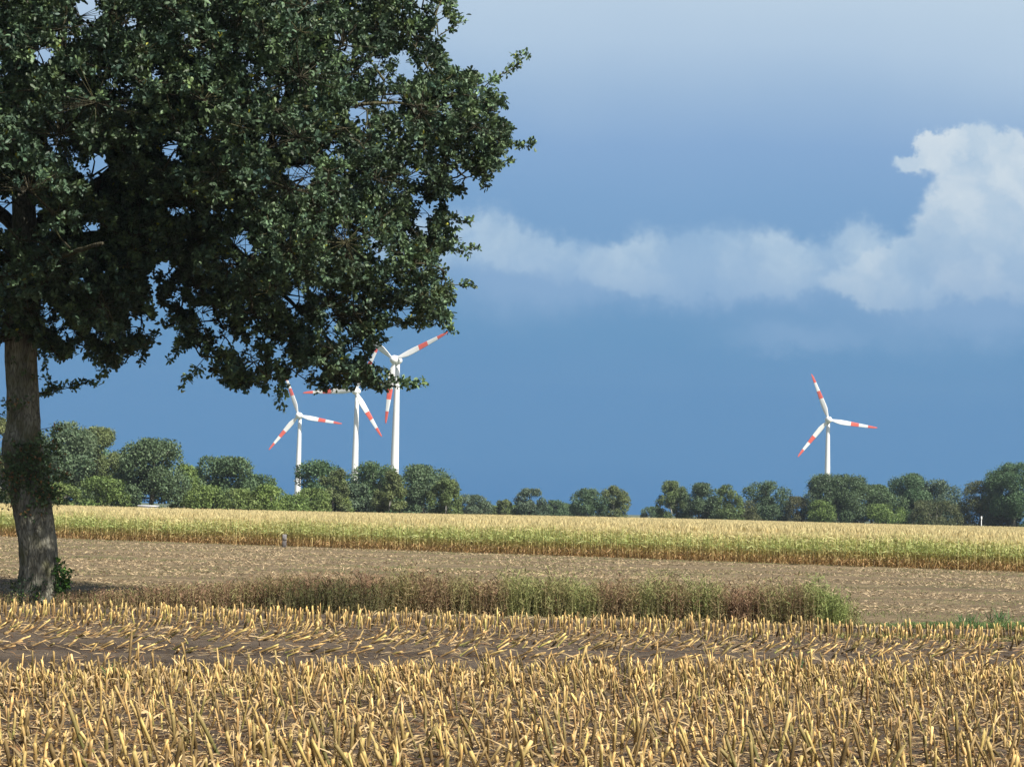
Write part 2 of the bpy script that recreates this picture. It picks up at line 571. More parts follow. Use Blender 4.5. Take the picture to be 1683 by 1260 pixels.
# ------------------------------------------------------------------ wind turbines
def blade_mesh(mb, ang, R=35.5, hubr=2.1):
    """one blade lying in the rotor plane (local XZ), pointing to angle ang; thickness along Y"""
    prof = [(hubr * .55, 1.5, 1.3, 0), (hubr + .9, 1.6, 1.25, 0), (5.2, 2.4, .9, .12), (8.5, 3.2, .7, .28), (12, 3.1, .55, .26), (16.15, 2.75, .45, .2), (16.2, 2.75, .45, .2),
            (22.0, 2.2, .34, .1), (22.05, 2.2, .34, .1), (28.55, 1.65, .24, 0), (28.6, 1.65, .24, 0), (33, 1.15, .16, -.12), (34.8, .7, .1, -.25), (R, .22, .05, -.45)]
    ca, sa = math.cos(ang), math.sin(ang)
    ax = np.array([ca, 0, sa]); pr = np.array([-sa, 0, ca])
    ny = np.array([0, 1.0, 0])
    m = 10
    rings = []
    for (r, ch, th, sh) in prof:
        tw = .55 * max(0, 1 - r / R) ** 1.5
        ring = []
        for k in range(m):
            a = 2 * PI * k / m
            u = math.cos(a) * ch * 1.18 / 2; w = math.sin(a) * th / 2 * (1 if math.cos(a) > -.3 else .6)
            uu_ = u * math.cos(tw) - w * math.sin(tw); ww = u * math.sin(tw) + w * math.cos(tw)
            ring.append(ax * r + pr * (uu_ - sh) + ny * (ww - 1.2 * (r / R) ** 2))
        rings.append(np.array(ring))
    V = np.concatenate(rings); n = len(rings)
    F = [np.array([[i * m + k, i * m + (k + 1) % m, (i + 1) * m + (k + 1) % m, (i + 1) * m + k] for i in range(n - 1) for k in range(m)]), np.array([[(n - 1) * m + k for k in range(m)]])]
    mb.add(V, F, (.8, .8, .8))
    return [1 if (i in (6, 7) or i >= 10) else 0 for i in range(n - 1) for k in range(m)] + [1]


def lathe(mb, prof, axis, origin, m=20):
    """prof: (s along axis, radius)"""
    axis = np.asarray(axis, float); origin = np.asarray(origin, float)
    s1 = unit(np.cross(axis, [0.3, .2, 1.0] if abs(axis[2]) < .9 else [1.0, 0, 0])); s2 = np.cross(axis, s1)
    a = np.arange(m) * 2 * PI / m
    V = np.concatenate([origin + axis * s + r * (np.cos(a)[:, None] * s1 + np.sin(a)[:, None] * s2) for s, r in prof])
    n = len(prof)
    F = [np.array([[i * m + k, i * m + (k + 1) % m, (i + 1) * m + (k + 1) % m, (i + 1) * m + k] for i in range(n - 1) for k in range(m)]), np.array([[(n - 1) * m + k for k in range(m)]]),
         np.array([[m - 1 - k for k in range(m)]])]
    mb.add(V, F, (.8, .8, .8))


def turbine(hx, hy, rpx, angs, yaw, label, rb=2.85, rt=1.28):
    D = 35.5 * FPX / rpx
    hub = at(hx, hy, D)
    base = (hub[0], hub[1], -0.05)
    root = empty('wind_turbine', base)
    tag(root, label, 'wind turbine', 'white wind turbines with red banded blades')
    root.rotation_euler = (0, 0, yaw)
    H = hub[2] + .05
    rotor_y = -4.6
    # tower (conical shell with flange rings)
    mb = MB()
    def rr(z): return rb + (rt - rb) * (z / (H - 2.0)) ** .85
    prof = []
    for z in np.linspace(0, H - 2.0, 14): prof.append((z, rr(z)))
    lathe(mb, prof, (0, 0, 1), (0, 0, 0), 28)
    tw = mb.build('tower', M_white, root, smooth=True)
    if rb > 2.5:
        f = MB(); z = .27 * H
        lathe(f, [(z - .12, rr(z) + .02), (z - .1, rr(z) + .07), (z + .1, rr(z) + .07), (z + .12, rr(z) + .02)], (0, 0, 1), (0, 0, 0), 28)
        f.build('flange', M_dark, tw, smooth=False)
        bx = MB(); z = .305 * H; r0 = rr(z)
        lathe(bx, [(0, .1), (.05, .7), (1.2, .7), (1.3, .1)], (0, 0, 1), (-r0 - .45, 0, z - .6), 8)
        bx.build('beacon', M_white, tw)
    # egg-shaped nacelle behind the rotor
    mb = MB()
    L = 7.2
    prof = [(rotor_y + 1.7 + L * t, 2.5 * math.sqrt(max(.0004, 1 - (t * 1.0) ** 2.4)) if t > 0 else 2.5) for t in np.linspace(0, 1, 12)]
    lathe(mb, prof, (0, 1, 0), (0, 0, H), 24)
    nac = mb.build('nacelle', M_white, root, smooth=True)
    mb = MB(); tube(mb, [(0, 1.2, H + 2.2), (0, 1.2, H + 3.6)], .07, 6, (.5, .5, .5)); mb.build('wind_vane', M_dark, nac)
    mb = MB(); lathe(mb, [(0, 1.35), (1.3, 1.7)], (0, 0, 1), (0, 0, H - 2.45), 20); mb.build('yaw_collar', M_white, nac, smooth=True)
    # spinner
    mb = MB()
    prof = [(rotor_y + 1.45, 2.42), (rotor_y + .6, 2.5)] + [(rotor_y + .6 - 3.2 * t, 2.5 * math.sqrt(max(.0004, 1 - t ** 2.1))) for t in np.linspace(.08, 1, 10)]
    lathe(mb, prof, (0, 1, 0), (0, 0, H), 24)
    mb.build('hub', M_white, root, smooth=True)
    for a in angs:
        w = MB()
        mi = blade_mesh(w, math.radians(a))
        w.v = [v + np.array([0, rotor_y, H]) for v in w.v]
        b = w.build('blade', M_white, root, smooth=True)
        b.data.materials.append(M_red)
        b.data.polygons.foreach_set('material_index', mi)


turbine(1361, 690, 80, [111, -9, 231], math.radians(-4), 'lone white wind turbine with red banded blades, far right of the group of three')
turbine(493, 683, 75, [110, -10, 230], math.radians(-8), 'leftmost and shortest wind turbine, its upper blade touching the hanging oak leaves')
turbine(587, 643, 89, [182.5, 302.5, 62.5], math.radians(-12), 'middle wind turbine of the group of three, one blade pointing straight left')
turbine(653.5, 592, 106, [24, 144, 264], math.radians(-22), 'tallest and nearest wind turbine, one blade hanging down in front of its tower')

# ------------------------------------------------------------------ background trees
KINDS = {
    'oak':   dict(c=[(.054, .098, .046), (.088, .148, .066), (.135, .205, .098)], n=22000, leaf=.29, flat=.95, dens=1.0),
    'pale':  dict(c=[(.06, .10, .055), (.10, .15, .085), (.17, .22, .13)], n=20000, leaf=.29, flat=.95, dens=1.0),
    'birch': dict(c=[(.078, .105, .038), (.125, .165, .058), (.18, .22, .09)], n=24000, leaf=.25, flat=1.1, dens=1.0),
    'bush':  dict(c=[(.085, .135, .036), (.14, .205, .055), (.20, .27, .08)], n=15000, leaf=.25, flat=.9, dens=1.0),
    'brown': dict(c=[(.062, .078, .034), (.098, .114, .046), (.15, .155, .07)], n=15000, leaf=.25, flat=.9, dens=1.0),
}
NAMES = {'oak': 'oak_tree', 'pale': 'oak_tree', 'birch': 'birch_tree', 'bush': 'shrub', 'brown': 'shrub'}
CATS = {'oak': 'tree', 'pale': 'tree', 'birch': 'tree', 'bush': 'shrub', 'brown': 'shrub'}


def far_tree(kind, cx, top, hw, D, label):
    k = KINDS[kind]
    g0 = at(cx, top, D)
    H = g0[2]; R = hw * D / FPX * (1.06 if kind == 'birch' else 1.12)
    base = np.array([g0[0], D, -0.06])
    root = empty(NAMES[kind], base)
    tag(root, label, CATS[kind], 'trees and shrubs along the far side of the maize field')
    bot = {'oak': .02, 'pale': .02, 'birch': .08, 'bush': .0, 'brown': .0}[kind] * H
    cz = (H * .97 + bot) / 2; rz = (H * .97 - bot) / 2
    nb = 42 if kind == 'birch' else 46
    # sub-crowns over the surface of an irregular ellipsoid
    cen = []; rad = []
    for i in range(nb):
        d = unit(rng.normal(size=3))
        t = rng.uniform(.45, .92) if i > 5 else rng.uniform(0, .4)
        zf = d[2]
        zf = rng.uniform(-1, 1); hz = unit(d[:2])
        t = rng.uniform(.72, 1.0) if i > 8 else rng.uniform(0, .5)
        w = (1 - max(0, zf) ** (1.5 if kind == 'birch' else 2.3)) ** .5 * (1 - .12 * max(0, -zf))      # broad below, domed above
        r = rng.uniform(.20, .36) * min(R, rz) * (1.0 if kind != 'birch' else .8)
        w = max(w, .12)
        p = np.array([hz[0] * R * t * w, hz[1] * R * t * w, cz + zf * rz * (t if i <= 8 else 1)])
        p[0] *= (1 - r / R * .45) ; p[2] = min(p[2], H - r * .9)
        cen.append(p); rad.append(r)
    # crown top reaches the measured height
    cen.append(np.array([rng.normal() * R * .15, 0, H - .28 * R])); rad.append(.27 * R)
    cen = np.array(cen); rad = np.array(rad)
    n = int(k['n'] * k['dens'] * max(.45, min(2.4, (R * rz) / 26)))
    pr = rad ** 2 / (rad ** 2).sum()
    idx = rng.choice(len(rad), n, p=pr)
    d = rdir(n, .1)
    sh = rng.uniform(.35, 1.06, n) ** .5
    P = cen[idx] + d * (rad[idx] * sh * 1.12)[:, None] * [1, 1, k['flat']] + rng.normal(size=(n, 3)) * .06 * R * .3
    keep = P[:, 2] > .05
    P = P[keep]; d = d[keep]; idx = idx[keep]; n = len(P)
    C = np.array(k['c'])
    tone = np.clip(rng.normal(1.0, .42, n) + rng.normal(0, .35, len(rad))[idx], 0, 2)
    lo = np.floor(np.minimum(tone, 1.999)).astype(int); fr = (tone - lo)[:, None]
    col = C[lo] * (1 - fr) + C[np.minimum(lo + 1, 2)] * fr
    col *= rng.uniform(.94, 1.06, (1, 3))
    dirs = unit(d * .6 + rng.normal(size=(n, 3)) * .7 + np.array([0, 0, -.5 if kind == 'birch' else .15]))
    nr = unit(d + np.array([0, 0, .5]) + rng.normal(size=(n, 3)) * .55)
    mb = MB()
    sz = k['leaf'] * rng.uniform(.6, 1.5, n)
    leaves(mb, P - dirs * sz[:, None] * .5, dirs, sz, sz * .75, col, fold=.15, six=False, nrm=nr)
    # loose outer sprigs break the outline
    m = n // 9
    ii = rng.integers(0, len(rad), m); dd = rdir(m, .35)
    Q = cen[ii] + dd * (rad[ii] * rng.uniform(1.05, 1.45, m))[:, None]
    ok = (Q[:, 2] > .1) & (Q[:, 2] < H * 1.02); Q = Q[ok]; dd = dd[ok]; m = len(Q)
    leaves(mb, Q, unit(dd + rng.normal(size=(m, 3)) * .4), k['leaf'] * .8, k['leaf'] * .5, C[rng.integers(1, 3, m)], fold=.15, six=False)
    mb.build('crown', M_far, root)
    tb = MB()
    tr = .035 * H * (.42 if kind == 'birch' else 1)
    lean = rng.normal(size=2) * .03 * H
    front = -R * .42 if kind == 'birch' else 0
    pth = smooth_path([(0, front, 0), (lean[0] * .3, front, H * .3), (lean[0], front * .6, H * .6), (lean[0] * 1.4, front * .2, H * .85)], 9)
    tube(tb, pth, np.linspace(tr, tr * .25, 9), 7, (.2, .18, .15), .05)
    for i in range(7):
        q = pth[rng.integers(2, 7)]; e = cen[rng.integers(0, len(cen))]
        tube(tb, smooth_path([q, (q + e) / 2 + [0, 0, .3], e], 5), np.linspace(tr * .35, tr * .08, 5), 5, (.2, .18, .15))
    tb.build('trunk', M_bbark if kind == 'birch' else M_bark, root)


TREES = [
    ('bush', 852, 829, 20, 470, 'tiny low shrub right of the small olive tree in the middle'),
    ('oak', 936, 828, 24, 540, 'low hazy tree just left of the middle pair of trees'),
    ('bush', 806, 830, 26, 450, 'low green shrub tapering off the end of the left wood'),
    ('oak', 132, 722, 52, 278, 'dark oak filling in behind the pale oak and the olive birch near the big trunk'),
    ('oak', 30, 735, 40, 275, 'dark tree hidden mostly behind the big oak trunk'),
    ('bush', 92, 792, 40, 252, 'green shrub at the maize edge right beside the big oak trunk'),
    ('bush', 172, 782, 38, 256, 'green shrub at the foot of the tall olive green birch'),
    ('bush', 1180, 826, 32, 404, 'low green hedge shrub between dark green oak and thin birch'),
    ('brown', 1229, 822, 22, 400, 'small brownish shrub just right of the white-trunked birch'),
    ('bush', 1456, 828, 34, 402, 'low green shrub below the right flank of the big domed oak'),
    ('brown', 1648, 818, 28, 406, 'low brown shrub just right of the small white post'),
    ('birch', -52, 700, 36, 258, 'yellowish tree cut off by the left edge behind the maize'),
    ('birch', 6, 688, 30, 262, 'yellow-green tree seen just left of the big oak trunk'),
    ('pale', 102, 694, 54, 262, 'tall bluish oak right behind the big oak trunk'),
    ('birch', 162, 704, 46, 268, 'tall olive green birch between two dark round oaks'),
    ('bush', 205, 765, 24, 270, 'low olive shrub filling the dip left of the spiky-topped oak'),
    ('oak', 252, 722, 52, 262, 'dark oak with a spiky top above the white trailer roof'),
    ('bush', 305, 762, 22, 268, 'light green shrub squeezed right of the spiky-topped oak'),
    ('oak', 365, 752, 58, 275, 'broad dome-shaped dark oak left of the leftmost turbine'),
    ('oak', 425, 780, 36, 282, 'small dark oak sloping down towards the leftmost turbine'),
    ('bush', 338, 797, 30, 250, 'bright green shrub below the broad dome-shaped oak'),
    ('bush', 395, 803, 34, 250, 'dense green shrub, middle of the row below the dome-shaped oak'),
    ('bush', 442, 797, 28, 252, 'round yellow-green shrub just left of the gap below the leftmost turbine'),
    ('bush', 482, 812, 26, 262, 'low green shrub at the foot of the leftmost turbine'),
    ('oak', 524, 757, 40, 300, 'oak standing just right of the leftmost turbine tower'),
    ('birch', 551, 770, 26, 290, 'slender olive birch between the leftmost and middle turbine towers'),
    ('bush', 510, 802, 34, 285, 'green shrub in front of the oak right of the leftmost turbine'),
    ('bush', 556, 812, 24, 292, 'small shrub between the leftmost and middle turbine towers'),
    ('oak', 614, 760, 42, 300, 'dark oak standing right of the middle turbine tower'),
    ('birch', 641, 773, 26, 290, 'birch with a pale trunk at the foot of the tallest turbine'),
    ('pale', 588, 796, 28, 296, 'low bluish shrubby oak at the foot of the middle turbine'),
    ('oak', 696, 765, 44, 310, 'dark round oak right of the tallest turbine'),
    ('birch', 734, 786, 28, 300, 'olive birch with a pale trunk on the right flank of the round oak'),
    ('pale', 775, 812, 26, 380, 'low pale oak right of the last birch of the left wood'),
    ('pale', 798, 824, 18, 420, 'tiny far pale oak at the end of the left wood'),
    ('birch', 829, 821, 20, 400, 'small olive tree standing alone left of the pale conical oak'),
    ('pale', 872, 803, 23, 400, 'pale conical oak standing nearly alone in the middle'),
    ('oak', 912, 822, 22, 520, 'small hazy tree right of the pale conical oak'),
    ('oak', 966, 803, 27, 400, 'dark round oak left half of the middle pair'),
    ('birch', 1010, 799, 26, 405, 'olive birch right half of the middle pair'),
    ('oak', 1074, 832, 18, 620, 'lowest hazy tree right of the open gap in the treeline'),
    ('birch', 1106, 791, 27, 400, 'birch with pale trunks at the left end of the right wood'),
    ('oak', 1150, 794, 33, 400, 'dark green oak between the two birches of the right wood'),
    ('birch', 1200, 796, 24, 392, 'thin birch with a tall white trunk in the right wood'),
    ('oak', 1262, 791, 38, 410, 'round oak between the white-trunked birch and the lone turbine'),
    ('brown', 1311, 815, 20, 405, 'low olive shrub just left of the lone turbine tower'),
    ('oak', 1376, 780, 50, 405, 'big domed oak below the lone turbine'),
    ('oak', 1434, 797, 48, 412, 'oak adjoining the big domed oak on its right side'),
    ('oak', 1492, 779, 36, 420, 'dark tall oak beyond the dip right of the lone turbine'),
    ('bush', 1350, 822, 20, 398, 'green shrub hiding the foot of the lone turbine tower'),
    ('pale', 1546, 789, 38, 420, 'pale green oak behind the low brown shrub'),
    ('brown', 1538, 822, 42, 400, 'wide low brownish shrub in front of the pale green oak'),
    ('brown', 1611, 790, 34, 405, 'olive-brown bush behind the small white post'),
    ('oak', 1668, 761, 42, 400, 'tallest oak of the right wood, at the right edge'),
    ('oak', 1752, 770, 50, 405, 'oak beyond the right edge of the right wood'),
]
for t in TREES: far_tree(*t)

# ------------------------------------------------------------------ maize field
EA = ground_at(0, 881); EB = ground_at(1683, 940)
ed = unit(EB - EA); en = np.array([-ed[1], ed[0], 0])      # en points away from the camera
if en[1] < 0: en = -en
elen = np.linalg.norm(EB - EA)
MH = 1.88


def maize_plants(mb, P, H, full=True, tint=None):
    n = len(P)
    up = unit(np.concatenate([rng.normal(size=(n, 2)) * .05, np.ones((n, 1))], 1))
    br = np.array([.42, .26, .12]); gr = np.array([.50, .64, .24]); tan = np.array([.78, .64, .34])
    g = np.clip(rng.normal(.62, .3, (n, 1)) + (0 if tint is None else tint[:, None]), 0, 1)
    grn = gr * g + np.array([.72, .69, .34]) * (1 - g)
    if full:
        strips(mb, P, up, H * .9, .06, np.array([.74, .54, .26]), grn, 0, 2, .9, prof=lambda t: 1 - .4 * t)
        strips(mb, P + [.012, 0.01, 0], up, H * .9, .045, br, grn, 0, 2, .9, prof=lambda t: 1 - .4 * t)
        for i in range(11):
            t = .10 + .84 * i / 11 + rng.uniform(-.03, .03, n)
            az = rng.uniform(0, 2 * PI, n)
            low = t < .36
            D = np.stack([np.cos(az), np.sin(az), np.where(low, -.5, 1.15) + rng.normal(size=n) * .3], 1)
            D = unit(D)
            L = np.where(low, .34, .60) * rng.uniform(.7, 1.2, n)
            f = np.clip((t - .30) / .18, 0, 1)[:, None]
            f2 = np.clip((t - .50) / .32, 0, 1)[:, None]
            c0 = br * rng.uniform(.7, 1.3, (n, 1)) * (1 - f) + grn * f
            c0 = c0 * (1 - f2 * .68) + tan * .95 * f2 * .68
            strips(mb, P + up * (H * t)[:, None], D, L, .065, c0, c0 * .95 + tan * .1, np.where(low, .2, .55), 3, .5)
    k = 4 if full else 3
    for i in range(k):
        az = rng.uniform(0, 2 * PI, n)
        D = unit(np.stack([np.cos(az) * .35, np.sin(az) * .35, np.ones(n)], 1))
        tc_ = tan * rng.uniform(.8, 1.2, (n, 1)) * (1 - .18 * g) + gr * .12 * g
        strips(mb, P + up * (H * rng.uniform(.78, .90, n))[:, None], D, H * .22 if full else .48, .035 if full else .09, tc_ * .9, tc_, .1, 2, .9)


# front rows, parallel to the field's edge
rows_P = []
for r in range(7):
    s = np.arange(-22, elen + 22, .17) ; s = s + rng.normal(size=len(s)) * .03
    P = EA + ed * s[:, None] + en * (r * .72 + rng.normal(size=len(s)) * .04)[:, None]
    P[:, 2] = -.06
    rows_P.append(P)
allP = np.concatenate(rows_P)
def edge_h(P):
    s = (P - EA) @ ed
    return MH * (1 + .05 * np.sin(s * .33) + .04 * np.sin(s * 1.1 + 1)) * rng.uniform(.9, 1.06, len(P))
def tint_of(P):
    s = (P - EA) @ ed
    return .22 * np.sin(s * .21 + .6) + .18 * np.sin(s * .77 + 2) + .02
# the 300 front plants that show largest stand as objects of their own
front_row = rows_P[0]
q = front_row - CAM
pxx = SW / 2 + FPX * (q @ Rv) / (q @ Fv)
inview = (pxx > 0) & (pxx < SW)
order = np.argsort(np.where(inview, np.linalg.norm(q, axis=1), 1e9))[:300]
protos = []
for i in range(12):
    mb = MB(); maize_plants(mb, np.zeros((1, 3)), np.array([MH * rng.uniform(.92, 1.05)]), True, np.array([.12]))
    protos.append(mb.mesh('maize_plant', M_maize))
for j, i in enumerate(order):
    o = link('maize_plant', protos[rng.integers(12)])
    o.location = front_row[i].tolist(); o.rotation_euler = (0, 0, rng.uniform(0, 6.28)); s = rng.uniform(.94, 1.06); o.scale = (s, s, s)
    tag(o, 'ripening maize plant in the very front row, right of the grey post', 'maize plant', 'front row maize plants')
rest = np.ones(len(front_row), bool); rest[order] = False
P = np.concatenate([front_row[rest]] + rows_P[1:])
mb = MB(); maize_plants(mb, P, edge_h(P), True, tint_of(P))
# the field behind: only the tops show
def far_edge(x):
    return np.interp(x, [-120, -40, 0, 60, 160], [236, 240, 330, 384, 384])
N = 150000
d = 100 + (400 - 100) * rng.uniform(0, 1, N * 2) ** 1.15
x = rng.uniform(-.31, .31, N * 2) * d
Pf = np.stack([x, d, np.full_like(x, -.06)], 1)
dist_in = (Pf - EA) @ en
ok = (dist_in > 4.6) & (d < far_edge(x))
Pf = Pf[ok][:N]
maize_plants(mb, Pf, MH * (1 + .03 * np.sin(Pf[:, 0] * .07) + .02 * np.sin(Pf[:, 1] * .11)) * rng.uniform(.93, 1.07, len(Pf)), False)
# body of the crop below the tops
xs = np.linspace(-110, 110, 60)
Va = []; 
for x_ in xs:
    t = (x_ - EA[0]) / ed[0]; y0 = EA[1] + ed[1] * t + 4.0
    for f in np.linspace(0, 1, 8): Va.append((x_, y0 * (1 - f) + far_edge(x_) * f, MH * .80))
i = (np.arange(59)[:, None] * 8 + np.arange(7)[None]).reshape(-1, 1)
mb.add(np.array(Va), i + [0, 8, 9, 1], (.36, .30, .12))
o = mb.build('maize_crop', M_maize)
tag(o, 'standing maize crop with tan tassels, filling the field up to the trees', 'maize field', kind='stuff')
# bare strip of earth under the crop
tag(sheet('maize_field_soil', [(-70, 150), (60, 150), (160, 384), (-160, 384), (-160, 150)], -.02, M_field), kind='structure')

# grey post at the crop's edge, small white post at the far side, trailer roof
def box(mb, c, s, col=(.5, .5, .5), bev=.1, rot=0):
    x, y, z = [v / 2 for v in s]; b = min(s) * bev
    pr = [(-x + b, -y), (x - b, -y), (x, -y + b), (x, y - b), (x - b, y), (-x + b, y), (-x, y - b), (-x, -y + b)]
    cr, sr = math.cos(rot), math.sin(rot)
    V = []
    for zz, k in ((-z, 1), (z - b, 1), (z, .93)):
        for (u, v) in pr: V.append((c[0] + (u * cr - v * sr) * k, c[1] + (u * sr + v * cr) * k, c[2] + zz))
    F = [[i * 8 + k, i * 8 + (k + 1) % 8, (i + 1) * 8 + (k + 1) % 8, (i + 1) * 8 + k] for i in range(2) for k in range(8)]
    mb.add(V, [np.array(F), np.array([[16 + k for k in range(8)]]), np.array([[7 - k for k in range(8)]])], col)


p = ground_at(467, 899)
mb = MB(); box(mb, (0, 0, .38), (.26, .16, .95), rot=.2); box(mb, (.02, -.1, .6), (.2, .03, .22), rot=.2)
o = mb.build('fence_post', M_post); o.location = (p[0], p[1], -.04)
tag(o, 'weathered grey wooden post standing at the edge of the maize', 'post')
p = at(1613, 851, 388)
mb = MB(); tube(mb, [(0, 0, 0), (0, 0, p[2] - .25)], .07, 8); tube(mb, [(0, 0, p[2] - .25), (0, 0, p[2] + .35)], .14, 8)
o = mb.build('marker_post', M_wpost); o.location = (p[0], 388, 0)
tag(o, 'small white marker post in front of the olive-brown bush', 'post')
p0 = at(226, 829.5, 244); p1 = at(256, 829.5, 244)
root = empty('farm_trailer', ((p0[0] + p1[0]) / 2, 244, 0)); tag(root, 'farm trailer hidden in the maize, only its flat whitish roof showing', 'trailer')
w = p1[0] - p0[0]; z = p0[2]
mb = MB(); box(mb, (0, 1.2, z - .08), (w, 2.4, .16)); mb.build('roof', M_roof, root)
mb = MB(); box(mb, (0, 1.2, (z - .16 + .5) / 2), (w - .1, 2.3, z - .16 - .5)); mb.build('body', M_roof, root)
for sx in (-.3, .3):
    mb = MB(); lathe(mb, [(0, .38), (.05, .42), (.2, .42), (.25, .38)], (0, 1, 0), (sx * w, .05, .42), 16); mb.build('wheel', M_dark, root)

# ------------------------------------------------------------------ litter and plants on the harvested field
N = 110000
y = 47.5 + (136 - 47.5) * rng.uniform(0, 1, N) ** 1.1
x = rng.uniform(-.33, .33, N) * y
P = np.stack([x, y, rng.uniform(.0, .03, N)], 1)
ok = (P - EA) @ en < -.2
patch = np.sin(x * .35 + 1.7 * np.sin(y * .4)) + np.sin(y * .55 + .08 * x) + rng.normal(size=N) * .8
ok &= patch > -.2
P = P[ok]; n = len(P)
az = rng.uniform(0, 2 * PI, n)
D = unit(np.stack([np.cos(az), np.sin(az) * .7, np.abs(rng.normal(size=n)) * .35 + .05], 1))
c0 = np.array([.42, .32, .19]) * rng.uniform(.35, 1.5, (n, 1))
mb = MB()
strips(mb, P, D, rng.uniform(.05, .22, n) , rng.uniform(.007, .022, n) * (1 + P[:, 1] / 90), c0, c0 * 1.05, .15, 2, 1.2)
o = mb.build('straw_litter', M_straw); tag(o, 'loose chopped straw scattered over the brown harvested field', 'straw', kind='stuff')
N = 60000
y = 47.8 + (137 - 47.8) * rng.uniform(0, 1, N)
x = rng.uniform(-.33, .33, N) * y
pt = np.sin(x * .22 + 1.2 + 1.3 * np.sin(y * .33)) + np.sin(y * .67 + .12 * x + 1) + rng.normal(size=N) * .8
P = np.stack([x, y, np.zeros(N)], 1)
ok = ((P - EA) @ en < -.1) & ((pt > .55) | ((P - EA) @ en > -2.2) & (rng.uniform(size=N) < .5))
P = P[ok]; n = len(P)
mb = MB()
for i in range(2):
    D = unit(np.concatenate([rng.normal(size=(n, 2)) * .6, np.ones((n, 1))], 1))
    c0 = np.array([.15, .17, .06]) * rng.uniform(.7, 1.5, (n, 1))
    strips(mb, P, D, rng.uniform(.05, .15, n), .02, c0, c0 * 1.3, .3, 2, .8)
o = mb.build('sparse_grass', M_weed); tag(o, 'patches of short green regrowth on the brown harvested field', 'grass', kind='stuff')

# ------------------------------------------------------------------ stubble
ST0 = np.array([.26, .20, .06]); ST1 = np.array([.56, .385, .145])


def stalks(mb, P, hmean, hsd, lean, leansd, rad=.017, husk=2, cut=1.0):
    n = len(P)
    A = np.concatenate([np.array(lean)[None] + rng.normal(size=(n, 2)) * leansd, np.ones((n, 1))], 1)
    A = unit(A)
    H = np.clip(rng.normal(hmean, hsd, n), .12, hmean * 1.7)
    tone = np.clip(rng.normal(.92, .36, (n, 1)), .3, 1.9)
    c1 = ST1 * tone * (1 + rng.normal(size=(n, 3)) * .04)
    gr = (rng.uniform(size=(n, 1)) < .25)
    c0 = np.where(gr, np.array([.15, .17, .04]), np.array([.20, .12, .045])) * tone
    stems(mb, P - A * .02, A, H, rad * rng.uniform(.75, 1.3, n), c0, c1, cut=cut)
    k = rng.uniform(size=n) < .6; m = k.sum()
    if m:
        cc = c1[k] * rng.uniform(.8, 1.3, (m, 1))
        strips(mb, P[k] + A[k] * (H[k] * rng.uniform(.7, .97, m))[:, None] + rng.normal(size=(m, 3)) * rad * .4, unit(A[k] + rng.normal(size=(m, 3)) * .18), rng.uniform(.05, .14, m), rng.uniform(.012, .03, m), cc, cc, 0, 2, .6)
    for i in range(husk):
        k = rng.uniform(size=n) < .8
        m = k.sum()
        if m == 0: continue
        t = rng.uniform(.05, .75, m)
        az = rng.uniform(0, 2 * PI, m)
        side = np.stack([np.cos(az), np.sin(az), np.zeros(m)], 1)
        D = unit(A[k] * rng.uniform(.5, 2.2, (m, 1)) + side)
        cc = np.array([.46, .33, .16]) * rng.uniform(.35, 1.4, (m, 1))
        strips(mb, P[k] + A[k] * (H[k] * t)[:, None] + side * rad * .6, D, rng.uniform(.10, .30, m), rng.uniform(.010, .030, m), cc, cc, rng.uniform(.0, .8, m), 3, .8)


near = []
for r in range(-2, 22):
    s = np.arange(-14, 30, .108) - rng.uniform(0, .1)
    s = s + rng.normal(size=len(s)) * .025
    P = E0 + rd * s[:, None] - rn * (r * .75 + rng.normal(size=len(s)) * .035)[:, None] - rd * 4
    keep = rng.uniform(size=len(s)) > .09
    if r < 0: continue
    near.append(P[keep])
    if r < 4: near.append(P[keep] + rng.normal(size=(keep.sum(), 3)) * [.07, .05, 0] + rd * .05)
near = np.concatenate(near)
near = near[(near[:, 1] > 12) & (near[:, 1] < 47) & (np.abs(near[:, 0]) < .30 * near[:, 1] + 3)]
near[:, 2] = zsoil(near[:, 0], near[:, 1])
q = near - CAM
pxx = SW / 2 + FPX * (q @ Rv) / (q @ Fv); pyy = SH / 2 - FPX * (q @ Uv) / (q @ Fv)
vis = (pxx > 5) & (pxx < SW - 5) & (pyy < SH + 30)
order = np.argsort(np.where(vis, q @ Fv, 1e9))[:300]
sp = []
for i in range(24):
    mb = MB(); stalks(mb, np.zeros((1, 3)), .28, .10, (-.10, .02), .18, .016, 4)
    sp.append(mb.mesh('maize_stalk', M_straw))
for i in order:
    o = link('maize_stalk', sp[rng.integers(24)])
    o.location = near[i].tolist(); o.rotation_euler = (rng.normal() * .06, rng.normal() * .06, rng.uniform(-.6, .6) + (PI if rng.uniform() < .25 else 0))
    k_ = rng.uniform(.9, 1.25); o.scale = (k_, k_, rng.choice([.7, .9, 1, 1, 1.2, 1.45], p=[.2, .25, .25, .15, .1, .05]))
    tag(o, 'cut golden maize stalk in the foremost stubble rows along the bottom edge', 'maize stalk', 'foremost maize stalks')
rest = np.ones(len(near), bool); rest[order] = False
mb = MB(); stalks(mb, near[rest], .245, .085, (-.12, .02), .24, .0140, 3)
